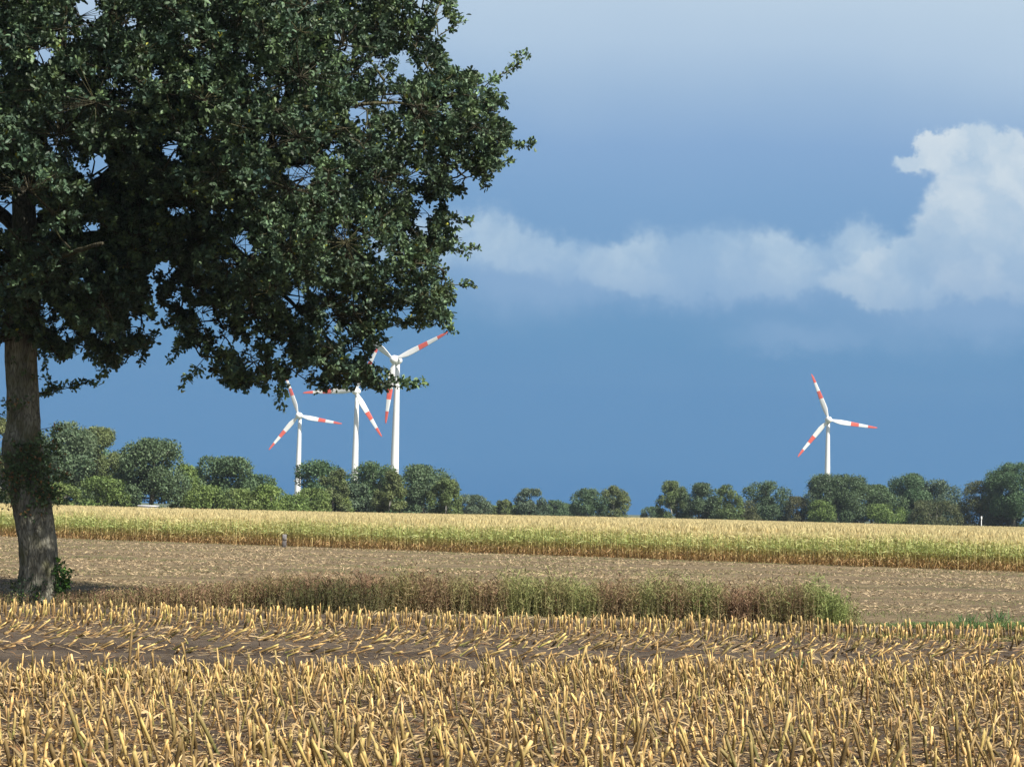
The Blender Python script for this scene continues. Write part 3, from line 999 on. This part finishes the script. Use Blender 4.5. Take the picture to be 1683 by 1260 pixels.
# the far block: two standing rows, then two rows pressed flat by wheels
B0 = ground_at(0, 1007); B1 = ground_at(1683, 1047)
bd = unit(B1 - B0); bn = np.array([bd[1], -bd[0], 0])
bn = bn if bn[1] < 0 else -bn                       # towards the camera
bl = np.linalg.norm(B1 - B0)
for r, (off_, h, lean, sd, dens) in enumerate([(0, .31, (-.02, 0), .08, .95), (.7, .31, (.02, 0), .10, .95), (1.4, .30, (.05, 0), .12, .95), (2.3, .27, (.10, 0), .22, .7), (3.1, .26, (.12, 0), .3, .6), (3.9, .25, (.3, 0), .4, .5), (4.7, .24, (.6, 0), .5, .45)]):
    s = np.arange(-6, bl + 6, .125); s = s + rng.normal(size=len(s)) * .03; s = s[rng.uniform(size=len(s)) < dens]
    P = B0 + bd * s[:, None] + bn * (off_ + rng.normal(size=len(s)) * .04)[:, None]
    P[:, 2] = zsoil(P[:, 0], P[:, 1])
    stalks(mb, P, h * .95, .06, lean, sd, .0185, 1)
for off_, l0, sd, dens in [(5.6, 1.3, .6, .55), (6.4, 1.5, .8, .6), (7.3, 1.7, .7, .8), (8.6, 2.0, 1.5, .18), (10.0, 2.2, .7, .75), (10.8, 2.0, 1.6, .3)]:
    s = np.arange(-6, bl + 6, .17); s = s + rng.normal(size=len(s)) * .05; s = s[rng.uniform(size=len(s)) < dens]
    P = B0 + bd * s[:, None] + bn * (off_ + rng.normal(size=len(s)) * .09)[:, None]
    infront = (P - E0) @ rn > .2
    P = P[infront]
    P[:, 2] = zsoil(P[:, 0], P[:, 1]) + .02
    stalks(mb, P, .23, .07, (l0, .1), sd, .0165, 1)
# scattered taller stalks along the near block's last row
s = rng.uniform(0, 22, 26); P = E0 + rd * s[:, None] + rn * rng.normal(size=26)[:, None] * .1; P[:, 2] = 0
stalks(mb, P, .42, .10, (0, 0), .2, .018, 2)
o = mb.build('maize_stubble', M_straw); tag(o, 'rows of cut yellow maize stalks behind the foremost rows', 'stubble', kind='stuff')
# leaf litter between the stalks
N = 80000
y = 13 + (45.5 - 13) * rng.uniform(0, 1, N); x = rng.uniform(-.31, .31, N) * y
P = np.stack([x, y, np.zeros(N)], 1)
dd = (P - E0) @ rn; bb = (P - B0) @ bn
blockn = dd < .3
band_ = (bb > -.2) & (bb < 7.6)
trk = (bb > 9.4) & (bb < 11.2)
pk = np.where(blockn, .75, np.where(band_, .42, np.where(trk, .3, .10)))
ok = (rng.uniform(size=N) < pk) & (bb > -.3)
P = P[ok]; n = len(P); P[:, 2] = zsoil(P[:, 0], P[:, 1]) + rng.uniform(.005, .05, n)
az = rng.uniform(0, 2 * PI, n)
D = unit(np.stack([np.cos(az), np.sin(az), rng.normal(size=n) * .25 + .12], 1))
cc = np.where(rng.uniform(size=(n, 1)) < .35, np.array([.27, .15, .065]), np.array([.50, .36, .18])) * rng.uniform(.3, 1.3, (n, 1))
mb = MB()
strips(mb, P, D, rng.uniform(.08, .36, n), rng.uniform(.005, .022, n), cc, cc, rng.uniform(0, .25, n), 4, 1.0)
o = mb.build('leaf_litter', M_straw); tag(o, 'dry curled maize leaves lying on the dark soil between the stalks', 'leaf litter', kind='stuff')


# ------------------------------------------------------------------ weeds
def weeds(mb, P, H, gr, leafy=9, k=1.0):
    n = len(P)
    up = unit(np.concatenate([rng.normal(size=(n, 2)) * .12, np.ones((n, 1))], 1))
    G = np.array([.25, .30, .10]); B = np.array([.27, .165, .105]); S = np.array([.40, .36, .19])
    c = G * gr[:, None] + B * (1 - gr[:, None]); c = c * rng.uniform(.75, 1.35, (n, 1)) * k
    c2 = S * .4 + c * .6
    strips(mb, P, up, H, .012, c2, c, 0, 2, .9)
    for i in range(leafy):
        t = rng.uniform(.05, 1.0, n)
        az = rng.uniform(0, 2 * PI, n)
        D = unit(np.stack([np.cos(az), np.sin(az), rng.uniform(.3, 1.8, n)], 1))
        strips(mb, P + up * (H * t)[:, None], D, H * rng.uniform(.08, .24, n), rng.uniform(.012, .03, n), c * rng.uniform(.8, 1.2, (n, 1)), c, rng.uniform(0, .5, n), 2, 1.0)


W0 = ground_at(335, 1003); W1 = ground_at(1422, 1026)
def strip_points(px0, px1, y0, y1, depth, n):
    u = rng.uniform(0, 1, n)
    A_, B_ = ground_at(px0, y0), ground_at(px1, y1)
    P = A_ + (B_ - A_) * u[:, None]
    P[:, 1] += rng.uniform(0, depth, n); P[:, 2] = -.01
    return P, u
mb = MB()
P, u = strip_points(400, 1424, 1001, 1029, 1.8, 11500)
h = .86 + .05 * np.sin(P[:, 0] * 1.9) + .05 * np.sin(P[:, 0] * 5.1 + 1); h *= np.clip(.62 + u * 2.2, 0, 1) * np.clip(.5 + (1 - u) * 9, 0, 1) * np.where(rng.uniform(size=len(P)) < .06, 1.3, rng.uniform(.6, 1.08, len(P)))
kp = rng.uniform(size=len(P)) < np.clip((1 - u) * 14 + .12, 0, 1); P, h, u = P[kp], h[kp], u[kp]
gr = np.clip(.50 + .45 * np.sin(P[:, 0] * 1.25 + .4) * np.sin(P[:, 0] * .53 + 1.1) + .25 * np.sin(P[:, 0] * 4.1) + rng.normal(size=len(P)) * .22, 0, 1)
gr = np.clip(gr * (.35 + .9 * u) + rng.normal(size=len(u)) * .12, 0, 1)
weeds(mb, P, h, gr)
P, u = strip_points(430, 640, 1005, 1011, 1.0, 1500); kp = rng.uniform(size=len(u)) < np.exp(-((u - .55) / .28) ** 2); P = P[kp]; weeds(mb, P, .70 * rng.uniform(.45, 1.25, len(P)), rng.uniform(.2, .9, len(P)), 9, .42)  # extra darker weeds: the tree's shade is put into their colour
P, u = strip_points(80, 480, 997, 1003, 1.6, 2800)
h = (.30 + .45 * u) * rng.uniform(.6, 1.2, len(P)); gr = np.clip(rng.normal(.2, .25, len(P)), 0, 1)
weeds(mb, P, h, gr, 8)
P, u = strip_points(-260, 60, 990, 996, 1.4, 700)
weeds(mb, P, .3 * rng.uniform(.6, 1.2, len(P)), np.clip(rng.normal(.3, .25, len(P)), 0, 1), 7)
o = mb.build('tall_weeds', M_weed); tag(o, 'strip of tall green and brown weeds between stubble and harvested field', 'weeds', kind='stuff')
mb = MB()
P, u = strip_points(1400, 1860, 1030, 1038, 1.1, 2600)
hh = (.10 + .10 * np.exp(-((u - .42) / .25) ** 2) + .12 * (u > .55) * rng.uniform(0, 1, len(u)))
ok = rng.uniform(size=len(u)) < (.25 + .75 * (u > .22)); P = P[ok]; hh = hh[ok]
for i in range(3):
    n = len(P); D = unit(np.concatenate([rng.normal(size=(n, 2)) * .5, np.ones((n, 1))], 1))
    c0 = np.array([.12, .17, .06]) * rng.uniform(.7, 1.5, (n, 1))
    strips(mb, P + rng.normal(size=P.shape) * [.03, .03, 0], D, hh * rng.uniform(.8, 1.5, n), .018, c0, c0 * 1.3, .3, 3, .8)
P, u = strip_points(1380, 1860, 1048, 1058, 1.6, 1500)
for i in range(2):
    n = len(P); D = unit(np.concatenate([rng.normal(size=(n, 2)) * .6, np.ones((n, 1))], 1))
    c0 = np.array([.22, .24, .07]) * rng.uniform(.6, 1.3, (n, 1))
    strips(mb, P, D, rng.uniform(.06, .17, n), .013, c0, c0 * 1.2, .3, 2, .8)
o = mb.build('verge_grass', M_weed); tag(o, 'short green grass along the stubble edge at the right', 'grass', kind='stuff')


def tuft(name, px, py, H, n, label, cat, spread=.08, col=(.08, .19, .05)):
    p = ground_at(px, py); mb = MB()
    Q = np.zeros((n, 3)); Q[:, :2] = rng.normal(size=(n, 2)) * spread
    D = unit(np.concatenate([rng.normal(size=(n, 2)) * .35, np.ones((n, 1))], 1))
    c0 = np.array(col) * rng.uniform(.7, 1.4, (n, 1))
    strips(mb, Q, D, H * rng.uniform(.5, 1.1, n), .022, c0, c0 * 1.3, rng.uniform(.1, .5, n), 4, .7)
    o = mb.build(name, M_weed); o.location = (p[0], p[1], 0)
    tag(o, label, cat)


tuft('grass_tuft', 188, 1116, .38, 26, 'blue-green grass tuft sprouting among the stubble at the left', 'grass tuft')
tuft('grass_tuft', 1308, 1098, .34, 24, 'green grass tuft at the front stubble edge below the weeds right end', 'grass tuft')
tuft('weed_plant', 1645, 1025, .62, 60, 'tall bushy green weed standing alone at the verge, right edge', 'weed', .16, (.07, .13, .045))
tuft('weed_plant', 1592, 1030, .52, 60, 'bushy dark green weed alone on the harvested field, right of the weed strip', 'weed', .16, (.07, .13, .045))
# pale torn husk lying in the stubble
# ------------------------------------------------------------------ the big oak
TY = 49.5
SCL = FPX / TY                                   # about 65 source pixels to the metre at the oak
base = ground_at(64, 992); TY = base[1]
oak = empty('oak_tree', (base[0], base[1], 0))
tag(oak, 'big old oak with thick grey trunk and spreading crown, foreground left', 'tree')
OB = np.array([base[0], base[1], 0.0])


def oat(px, py, dy=0.0):
    return at(px, py, TY + dy) - OB


mb = MB()
tp = [(63, 1000, .62), (64, 985, .56), (65, 962, .50), (64, 930, .475), (62, 900, .47), (58, 868, .475), (54, 840, .475), (49, 810, .475), (44, 780, .47), (37, 750, .475), (34, 730, .46),
      (38, 700, .42), (37, 670, .41), (37, 640, .40), (36, 600, .40), (35, 560, .40), (36, 520, .38), (38, 470, .36), (41, 420, .33), (40, 360, .30), (36, 290, .27), (34, 220, .25),
      (30, 140, .22), (38, 60, .19), (44, -40, .15), (40, -160, .11), (46, -300, .05)]
path = np.array([oat(a, b, .15 * math.sin(b * .012)) for a, b, r in tp]); path[0][2] = -.15
pr = smooth_path(np.concatenate([path, np.array([[r] for *_, r in tp])], 1), 84)
def trunk_tube(mb, pts, rad, sides=22):
    T = unit(np.gradient(pts, axis=0)); a = np.arange(sides) * 2 * PI / sides; vs = []
    for i in range(len(pts)):
        s1 = unit(np.cross(T[i], [0, 1, .1])); s2 = np.cross(T[i], s1)
        z = pts[i][2]
        fl = 1 + (.14 * np.sin(a * 5 + 1) + .08 * np.sin(a * 3)) * math.exp(-max(z, 0) / .5) + (.12 + .16 * np.clip(np.sin(a * 4 + 2), 0, 1)) * math.exp(-max(z, 0) / .28) + .035 * np.sin(a * 3 + z * 2.2) + .025 * np.sin(a * 7 - z * 3.1) + .012 * rng.normal(size=sides)
        burr = .16 * math.exp(-((z - 3.75) / .35) ** 2) * np.clip(np.cos(a - PI), 0, 1) ** 2
        r = rad[i] * (fl + burr)
        vs.append(pts[i] + np.cos(a)[:, None] * s1 * r[:, None] + np.sin(a)[:, None] * s2 * r[:, None])
    V = np.concatenate(vs); n = len(pts); m = sides
    F = np.array([[i * m + k, i * m + (k + 1) % m, (i + 1) * m + (k + 1) % m, (i + 1) * m + k] for i in range(n - 1) for k in range(m)])
    mb.add(V, [F, np.array([[(n - 1) * m + k for k in range(m)]])], (.2, .18, .15))
trunk_tube(mb, pr[:, :3], pr[:, 3])
mb.build('trunk', M_bark, oak, smooth=True)

# main limbs, each (points px,py,depth), start radius, end radius
LIMBS = [
    ([(38, 520, 0), (80, 440, -1), (125, 350, -1.6), (165, 300, -2), (215, 268, -2.2), (300, 215, -2.6), (380, 150, -3)], .22, .06),
    ([(40, 400, 0), (110, 330, .8), (200, 330, 1.5), (310, 330, 2), (400, 310, 1.8), (430, 288, 1.4), (447, 250, 1.2), (468, 205, 1.2), (500, 120, 1.5), (540, 20, 2)], .20, .05),
    ([(432, 286, 1.4), (450, 268, 1.1), (480, 268, .8), (520, 264, .4), (600, 262, 0), (680, 240, -.4), (760, 225, -.6)], .10, .025),
    ([(432, 288, 1.4), (500, 330, .5), (580, 370, -.3), (660, 400, -.8), (720, 440, -1)], .09, .025),
    ([(40, 330, 0), (70, 220, -.8), (98, 110, -1.4), (104, 30, -1.7), (110, -90, -2)], .19, .07),
    ([(98, 130, -1.4), (150, 105, -2.4), (175, 60, -3), (200, -20, -3.4), (240, -140, -3.6)], .12, .05),
    ([(38, 200, 0), (160, 130, 2), (300, 80, 3.2), (440, 40, 3.6), (580, 20, 3.6), (680, 10, 3)], .16, .04),
    ([(36, 450, 0), (-60, 380, -1), (-190, 300, -1.8), (-330, 240, -2)], .18, .05),
    ([(36, 380, 0), (-80, 280, 1.6), (-200, 160, 2.6), (-330, 60, 3)], .16, .05),
    ([(38, 480, .2), (60, 420, 1.8), (120, 390, 3.6), (220, 370, 5)], .15, .05),
    ([(38, 470, -.2), (60, 430, -2), (100, 420, -3.8), (170, 400, -5)], .14, .04),
    ([(40, 120, 0), (-40, 0, -1), (-140, -120, -1.5)], .13, .04),
    ([(200, 330, 1.5), (280, 420, .8), (330, 480, .2), (360, 540, 0)], .09, .02),
    ([(310, 330, 2), (400, 420, 1.5), (470, 480, 1), (540, 540, .6), (600, 600, .3)], .09, .02),
    ([(120, 350, -1.6), (150, 430, -2.2), (170, 500, -2.4), (190, 540, -2.4)], .07, .02),
    ([(340, 190, -2.8), (450, 180, -3.2), (560, 170, -3), (650, 165, -2.4), (720, 170, -1.8)], .09, .02),
]
limb_pts = []; limb_rad = []
mb = MB()
for pts, r0, r1 in LIMBS:
    sp_ = smooth_path([oat(*p) for p in pts], 6 * len(pts))
    sp_ += np.cumsum(rng.normal(size=sp_.shape) * .018, 0) * np.linspace(0, 1, len(sp_))[:, None]
    rr_ = np.linspace(r0, r1, len(sp_)) * (1 + .06 * rng.normal(size=len(sp_)))
    tube(mb, sp_, rr_, 9, (.2, .18, .15), .05)
    limb_pts.append(sp_); limb_rad.append(rr_)
mbl = mb
LP = np.concatenate(limb_pts + [pr[40:, :3]])

OUT = [(735, -60), (748, 25), (728, 45), (728, 85), (742, 118), (790, 118), (822, 150), (836, 212), (828, 262), (800, 300), (722, 332), (742, 360), (752, 395), (728, 432), (748, 470), (742, 500), (735, 538),
       (690, 528), (640, 535), (608, 560), (600, 598), (640, 628), (620, 645), (585, 628), (545, 640), (505, 622), (475, 590), (470, 640), (445, 640), (400, 640), (352, 622), (318, 592), (290, 545), (264, 492),
       (250, 440), (236, 436), (240, 500), (248, 560), (222, 606), (180, 606), (140, 580), (105, 612), (80, 590), (60, 560), (0, 575), (-80, 560), (-160, 540), (-260, 580), (-380, 560), (-520, 520), (-620, 430), (-700, 300), (-720, 120),
       (-660, -60), (-520, -240), (-330, -380), (-80, -460), (200, -450), (420, -360), (600, -220), (700, -120)]
OUT = np.array(OUT, float)
HOLES = [(28, 352, 30), (163, 272, 14), (150, 375, 10), (280, 245, 9), (492, 284, 17), (447, 232, 9), (395, 400, 12), (145, 20, 14), (70, 90, 12), (640, 170, 14), (590, 182, 12), (285, 345, 9), (215, 40, 8), (225, 335, 8), (480, 490, 12), (335, 515, 8), (668, 115, 10), (560, 385, 7), (690, 370, 8)]


def inside(px, py):
    x0, y0 = OUT[:, 0], OUT[:, 1]; x1, y1 = np.roll(x0, -1), np.roll(y0, -1)
    c = ((y0[None] > py[:, None]) != (y1[None] > py[:, None])) & (px[:, None] < (x1 - x0)[None] * (py[:, None] - y0[None]) / (y1 - y0 + 1e-9)[None] + x0[None])
    return c.sum(1) % 2 == 1


def edist(px, py):
    A_ = OUT; B_ = np.roll(OUT, -1, 0); P_ = np.stack([px, py], 1)[:, None]
    t = np.clip(((P_ - A_) * (B_ - A_)).sum(2) / ((B_ - A_) ** 2).sum(1), 0, 1)
    return np.linalg.norm(P_ - (A_ + t[..., None] * (B_ - A_)), axis=2).min(1)


# boughs: masses of leaves, each with a place in depth
N = 26000
bx = rng.uniform(-700, 830, N); by = rng.uniform(-440, 640, N)
bx[:1200] = rng.uniform(-40, 260, 1200); by[:1200] = rng.uniform(420, 600, 1200)
ed_ = edist(bx, by) / SCL
T_ = np.minimum(6.5, .5 + 2.0 * ed_ ** .85)
bz = rng.uniform(-1, 1, N) * T_
ins = inside(bx, by)
br = np.clip(rng.uniform(.5, 1.35, N), 0, ed_ * .85 + .12)
ok = ins & (br > .22)
cand = np.stack([bx, by, bz, br], 1)[ok]
sel = []
for c_ in cand:                                   # keep the masses apart so gaps stay between them
    vis_ = c_[0] > -40 and c_[1] > -60
    good = True
    for s_ in sel:
        dx = (c_[0] - s_[0]) / SCL; dz = (c_[1] - s_[1]) / SCL; dyy = (c_[2] - s_[2])
        if dx * dx + dz * dz + (dyy * .8) ** 2 < (.56 * (c_[3] + s_[3])) ** 2: good = False; break
    if good: sel.append(c_)
    if len(sel) > 2000: break
# low boughs added on the sunny side to keep the upper trunk in shade
for hh_ in np.arange(4.6, 8.2, .36):
    for t_ in (2.2, 2.7, 3.3, 4.0, 4.8, 5.8):
        for w_ in (-.22, .22):
            pxx_ = 42 + (.74 * t_ + w_) * SCL + rng.normal() * 9; pyy_ = 990 - (hh_ + t_) * SCL + rng.normal() * 9
            if pyy_ < 560: sel.append(np.array([pxx_, pyy_, -.62 * t_ + w_ * 1.2, rng.uniform(.5, .7)]))
sel = np.array(sel)
cen = np.stack([oat(a, b, c_) for a, b, c_, r in sel])
visb = (sel[:, 0] > -60) & (sel[:, 1] > -80)
tc_, tn_, tr_, tb_ = [], [], [], []
for i, (a, b, c_, r) in enumerate(sel):
    front_ = visb[i]
    nt_ = int((40 if front_ else 12) * r * r) + (9 if front_ else 3)
    d = rdir(nt_, .25)
    rr_ = r * rng.uniform(.35, 1.08, nt_) ** .6
    tc_.append(cen[i] + d * rr_[:, None] * [1, 1, .72]); tn_.append(d); tb_.append(np.full(nt_, i))
TC = np.concatenate(tc_); TN = np.concatenate(tn_); TB = np.concatenate(tb_)
# sprays: single twigs that stick out of the outline
SPR = [([(740, 160), (785, 140), (812, 128)], 3), ([(770, 170), (810, 130), (845, 112), (852, 95), (864, 88)], 5), ([(800, 220), (835, 232), (862, 240), (880, 234)], 4), ([(800, 270), (822, 272), (838, 268)], 3),
       ([(715, 360), (745, 362), (770, 366)], 3), ([(710, 400), (752, 412), (784, 405)], 4), ([(720, 470), (755, 468), (775, 466)], 3), ([(690, 510), (722, 525), (742, 545)], 4), ([(600, 585), (635, 620), (665, 632), (692, 632)], 7),
       ([(585, 540), (612, 560), (625, 560)], 3), ([(470, 600), (505, 625), (545, 638), (585, 630)], 6), ([(455, 600), (462, 635), (460, 662)], 5), ([(430, 590), (440, 620), (436, 640)], 4), ([(375, 560), (390, 600), (385, 635)], 5), ([(330, 530), (345, 570), (322, 605), (300, 632)], 6),
       ([(300, 500), (285, 530), (270, 535)], 3), ([(290, 510), (295, 560), (285, 590)], 4), ([(60, 648), (100, 640), (130, 632), (165, 622)], 5), ([(70, 560), (75, 600), (85, 640), (72, 648)], 5), ([(150, 560), (160, 590), (170, 612)], 4), ([(200, 560), (235, 560), (250, 562)], 3), ([(230, 470), (246, 500), (248, 520)], 3),
       ([(720, 60), (750, 40), (757, 30)], 3), ([(715, 5), (735, -2), (745, -8)], 3), ([(630, 540), (670, 530), (700, 540)], 4), ([(545, 560), (552, 590), (566, 612)], 4), ([(800, 190), (826, 205), (838, 215)], 3), ([(0, 350), (20, 362), (8, 392)], 3)]
mbt = MB(); spr_paths = []
for pts, nt_ in SPR:
    dz0 = rng.uniform(-1.2, 1.2)
    sp_ = smooth_path([oat(a, b, dz0 + .15 * k) for k, (a, b) in enumerate(pts)], 14)
    spr_paths.append(sp_)
    for k in range(nt_ * 2):
        f = 13 * (.25 + .75 * k / (nt_ * 2 - 1)); j = int(f)
        p = sp_[min(j, 13)]
        TC = np.concatenate([TC, [p + rng.normal(size=3) * .05]]); TN = np.concatenate([TN, [unit(sp_[13] - sp_[9] + rng.normal(size=3) * .25)]]); TB = np.concatenate([TB, [-1]])
# leave gaps through which the sky shows
scr = TC + OB - CAM
tpx = SW / 2 + FPX * (scr @ Rv) / (scr @ Fv); tpy = SH / 2 - FPX * (scr @ Uv) / (scr @ Fv)
ok = np.ones(len(TC), bool)
for hx, hy, hr in HOLES:
    ok &= (tpx - hx) ** 2 + ((tpy - hy) * 1.15) ** 2 > (hr * 1.2 + 8) ** 2 * rng.uniform(.6, 1.3, len(TC))
_ed = edist(tpx, tpy)
rag = np.sin(tpx * .055 + 2 * np.sin(tpy * .031)) + np.sin(tpy * .083 + 1.5 * np.sin(tpx * .047)) + .6 * np.sin(tpx * .19 + tpy * .13)
ok &= ~((TB >= 0) & ~inside(tpx, tpy) & (_ed > 14))
ok &= ~((TB >= 0) & (_ed < 34) & (rag < -.5 - _ed * .02))
hol = np.sin(tpx * .030 + 1.9 * np.sin(tpy * .026 + 1)) + np.sin(tpy * .041 + 1.7 * np.sin(tpx * .024)) + .8 * np.sin(tpx * .071 - tpy * .063)
ok &= ~((TB >= 0) & (hol < -1.35) & (rng.uniform(size=len(TC)) < .75))
TC, TN, TB = TC[ok], TN[ok], TB[ok]
# branches from the limbs to every bough, twigs to the tufts
grow = [LP]; order_ = np.argsort([np.linalg.norm(LP - c_, axis=1).min() for c_ in cen])
G = LP.copy()
for i in order_:
    dv = G - cen[i]
    q0 = G[np.argmin(np.linalg.norm(dv, axis=1) + .35 * np.maximum(0, dv[:, 2]))]
    L = np.linalg.norm(q0 - cen[i])
    mid = (q0 + cen[i]) / 2 + rng.normal(size=3) * .10 * L + [0, 0, .06 * L]
    sp_ = smooth_path([q0, mid, cen[i]], 6)
    tube(mbl, sp_, np.linspace(min(.045, .014 + .016 * L), .008, 6), 5, (.16, .14, .10))
    G = np.concatenate([G, sp_[2:]])
for sp_ in spr_paths:
    q0 = G[np.argmin(np.linalg.norm(G - sp_[0], axis=1))]
    tube(mbt, np.concatenate([smooth_path([q0, (q0 + sp_[0]) / 2 + [0, 0, .03], sp_[0]], 6)[:-1], sp_]), np.linspace(.022, .005, 19), 5, (.16, .14, .10))
sub = np.where((TB >= 0) & (rng.uniform(size=len(TB)) < .45))[0]
A_ = cen[TB[sub]]; B_ = TC[sub]
dirs = unit(B_ - A_); Ls = np.linalg.norm(B_ - A_, axis=1)
stems(mbt, A_, dirs, Ls, .008, np.array([.15, .13, .09]), np.array([.17, .15, .09]), sides=3, rings=(0, 1), bulge=(1.3, .6), cut=0)
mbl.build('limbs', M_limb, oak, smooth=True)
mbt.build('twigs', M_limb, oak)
NL = 17
n = len(TC)
P = np.repeat(TC, NL, 0) + rng.normal(size=(n * NL, 3)) * .045
D = unit(np.repeat(TN, NL, 0) * .55 + rng.normal(size=(n * NL, 3)) * .75 + [0, 0, .12])
nr = unit(np.repeat(TN, NL, 0) * .6 + np.array([0, 0, .9]) + rng.normal(size=(n * NL, 3)) * .6)
tt = rng.normal(0, .22, n) + np.where(TB >= 0, rng.normal(0, .15, len(sel))[np.maximum(TB, 0)], .5)
tone = np.clip(1 + np.repeat(tt, NL) + rng.normal(size=n * NL) * .22, .45, 2.2)[:, None]
hue = np.repeat(rng.normal(size=(n, 1)), NL, 0) * .10
C = np.array([.063, .102, .055]) * tone * (1 + hue * [.8, .2, -1.2]) + np.array([.055, .075, .025]) * np.clip(tone - 1.15, 0, 1) * 1.6
yl = rng.uniform(size=n * NL) < .004
C[yl] = (.34, .34, .04)
Lf = rng.uniform(.08, .165, n * NL)
mb = MB(); leaves(mb, P, D, Lf, Lf * .52, C, fold=.22, six=True, nrm=nr)
mb.build('crown', M_leaf, oak)
# epicormic shoots on the trunk
mb = MB()
ts, tn = [], []
for (a, b, m_, s_) in [(40, 765, 60, 28), (66, 745, 34, 18), (54, 802, 60, 24), (26, 790, 26, 14), (80, 812, 26, 12), (88, 780, 18, 14), (90, 730, 8, 12), (100, 700, 3, 8), (30, 655, 5, 12), (12, 665, 4, 8), (35, 600, 4, 20), (60, 770, 12, 16)]:
    for i in range(m_):
        p = oat(a + rng.normal() * s_, b + rng.normal() * s_ * .8, -.50 + rng.normal() * .10)
        ts.append(p); tn.append(unit(np.array([rng.normal() * .6, -.8, .3])))
ts = np.array(ts); tn = np.array(tn); n = len(ts); NL2 = 11
P = np.repeat(ts, NL2, 0) + rng.normal(size=(n * NL2, 3)) * .05
D = unit(np.repeat(tn, NL2, 0) * .4 + rng.normal(size=(n * NL2, 3)) * .7)
C = np.array([.085, .135, .055]) * np.clip(rng.normal(1, .35, (n * NL2, 1)), .4, 2)
br_ = rng.uniform(size=n * NL2) < .10; C[br_] = (.28, .16, .07)
Lf = rng.uniform(.07, .12, n * NL2); leaves(mb, P, D, Lf, Lf * .5, C)
for p in ts[::3]:
    q0 = pr[np.argmin(np.abs(pr[:, 2] - p[2] + .2)), :3]
    tube(mb, [q0, (q0 + p) / 2, p], [.012, .009, .005], 4, (.15, .12, .08))
mb.build('shoots', M_leaf, oak)


def shrub(name, pts, label, cat, col, leaf=.08):
    g0 = ground_at(pts[0][0], 993)
    mb = MB(); C0 = np.array([g0[0], g0[1], 0])
    ts = []
    for (a, b, m_, s_, dz) in pts:
        for i in range(m_):
            p = at(a + rng.normal() * s_, b + rng.normal() * s_, TY + dz + rng.normal() * .10) - C0
            p[2] = max(p[2], .03); ts.append(p)
    ts = np.array(ts); n = len(ts); k = 10
    P = np.repeat(ts, k, 0) + rng.normal(size=(n * k, 3)) * .04
    D = rdir(n * k, .3)
    C = np.array(col) * np.clip(rng.normal(1, .3, (n * k, 1)), .4, 2)
    hi = np.repeat(rng.uniform(size=n) < .16, k); C[hi] = np.array([.16, .32, .05]) * rng.uniform(.8, 1.2, (hi.sum(), 1))
    L = rng.uniform(.7, 1.4, n * k) * leaf
    leaves(mb, P, D, L, L * .6, C)
    for p in ts[::4]:
        tube(mb, [(p[0] * .3, p[1] * .5, -.03), (p[0] * .7, p[1] * .7, p[2] * .5), p], [.012, .009, .004], 4, (.16, .13, .08))
    o = mb.build(name, M_weed); o.location = C0.tolist()
    tag(o, label, cat)


shrub('shrub', [(96, 965, 34, 11, -.35), (98, 935, 16, 9, -.35), (90, 985, 18, 10, -.4), (106, 950, 8, 7, -.4)], 'leafy green shrub growing at the right foot of the oak trunk', 'shrub', (.06, .13, .03))
shrub('ground_ivy', [(48, 968, 22, 10, -.62), (60, 980, 22, 9, -.66), (38, 980, 12, 7, -.6)], 'low dark ivy climbing the foot of the oak trunk', 'ivy', (.045, .085, .04), .05)
shrub('shrub', [(25, 970, 8, 6, -.3), (22, 985, 6, 5, -.3)], 'small dark sapling on the left side of the oak trunk foot', 'shrub', (.06, .08, .03), .06)

# ------------------------------------------------------------------ air
mb = MB()
V = [(x, y, z) for z in (-1.2, 125) for x, y in ((-900, -60), (900, -60), (900, 1800), (-900, 1800))]
mb.add(V, [np.array([[3, 2, 1, 0], [4, 5, 6, 7], [0, 1, 5, 4], [1, 2, 6, 5], [2, 3, 7, 6], [3, 0, 4, 7]])], (.5, .5, .5))
m = bpy.data.materials.new('air'); m.use_nodes = True
n_ = m.node_tree.nodes; n_.clear()
pv = n_.new('ShaderNodeVolumePrincipled'); pv.inputs['Color'].default_value = (.72, .84, 1, 1); pv.inputs['Density'].default_value = AIR
oo = n_.new('ShaderNodeOutputMaterial'); m.node_tree.links.new(pv.outputs[0], oo.inputs['Volume'])
o = mb.build('haze', m); tag(o, kind='stuff')
print('LEAVES', len(TC) * NL, 'boughs', len(sel))
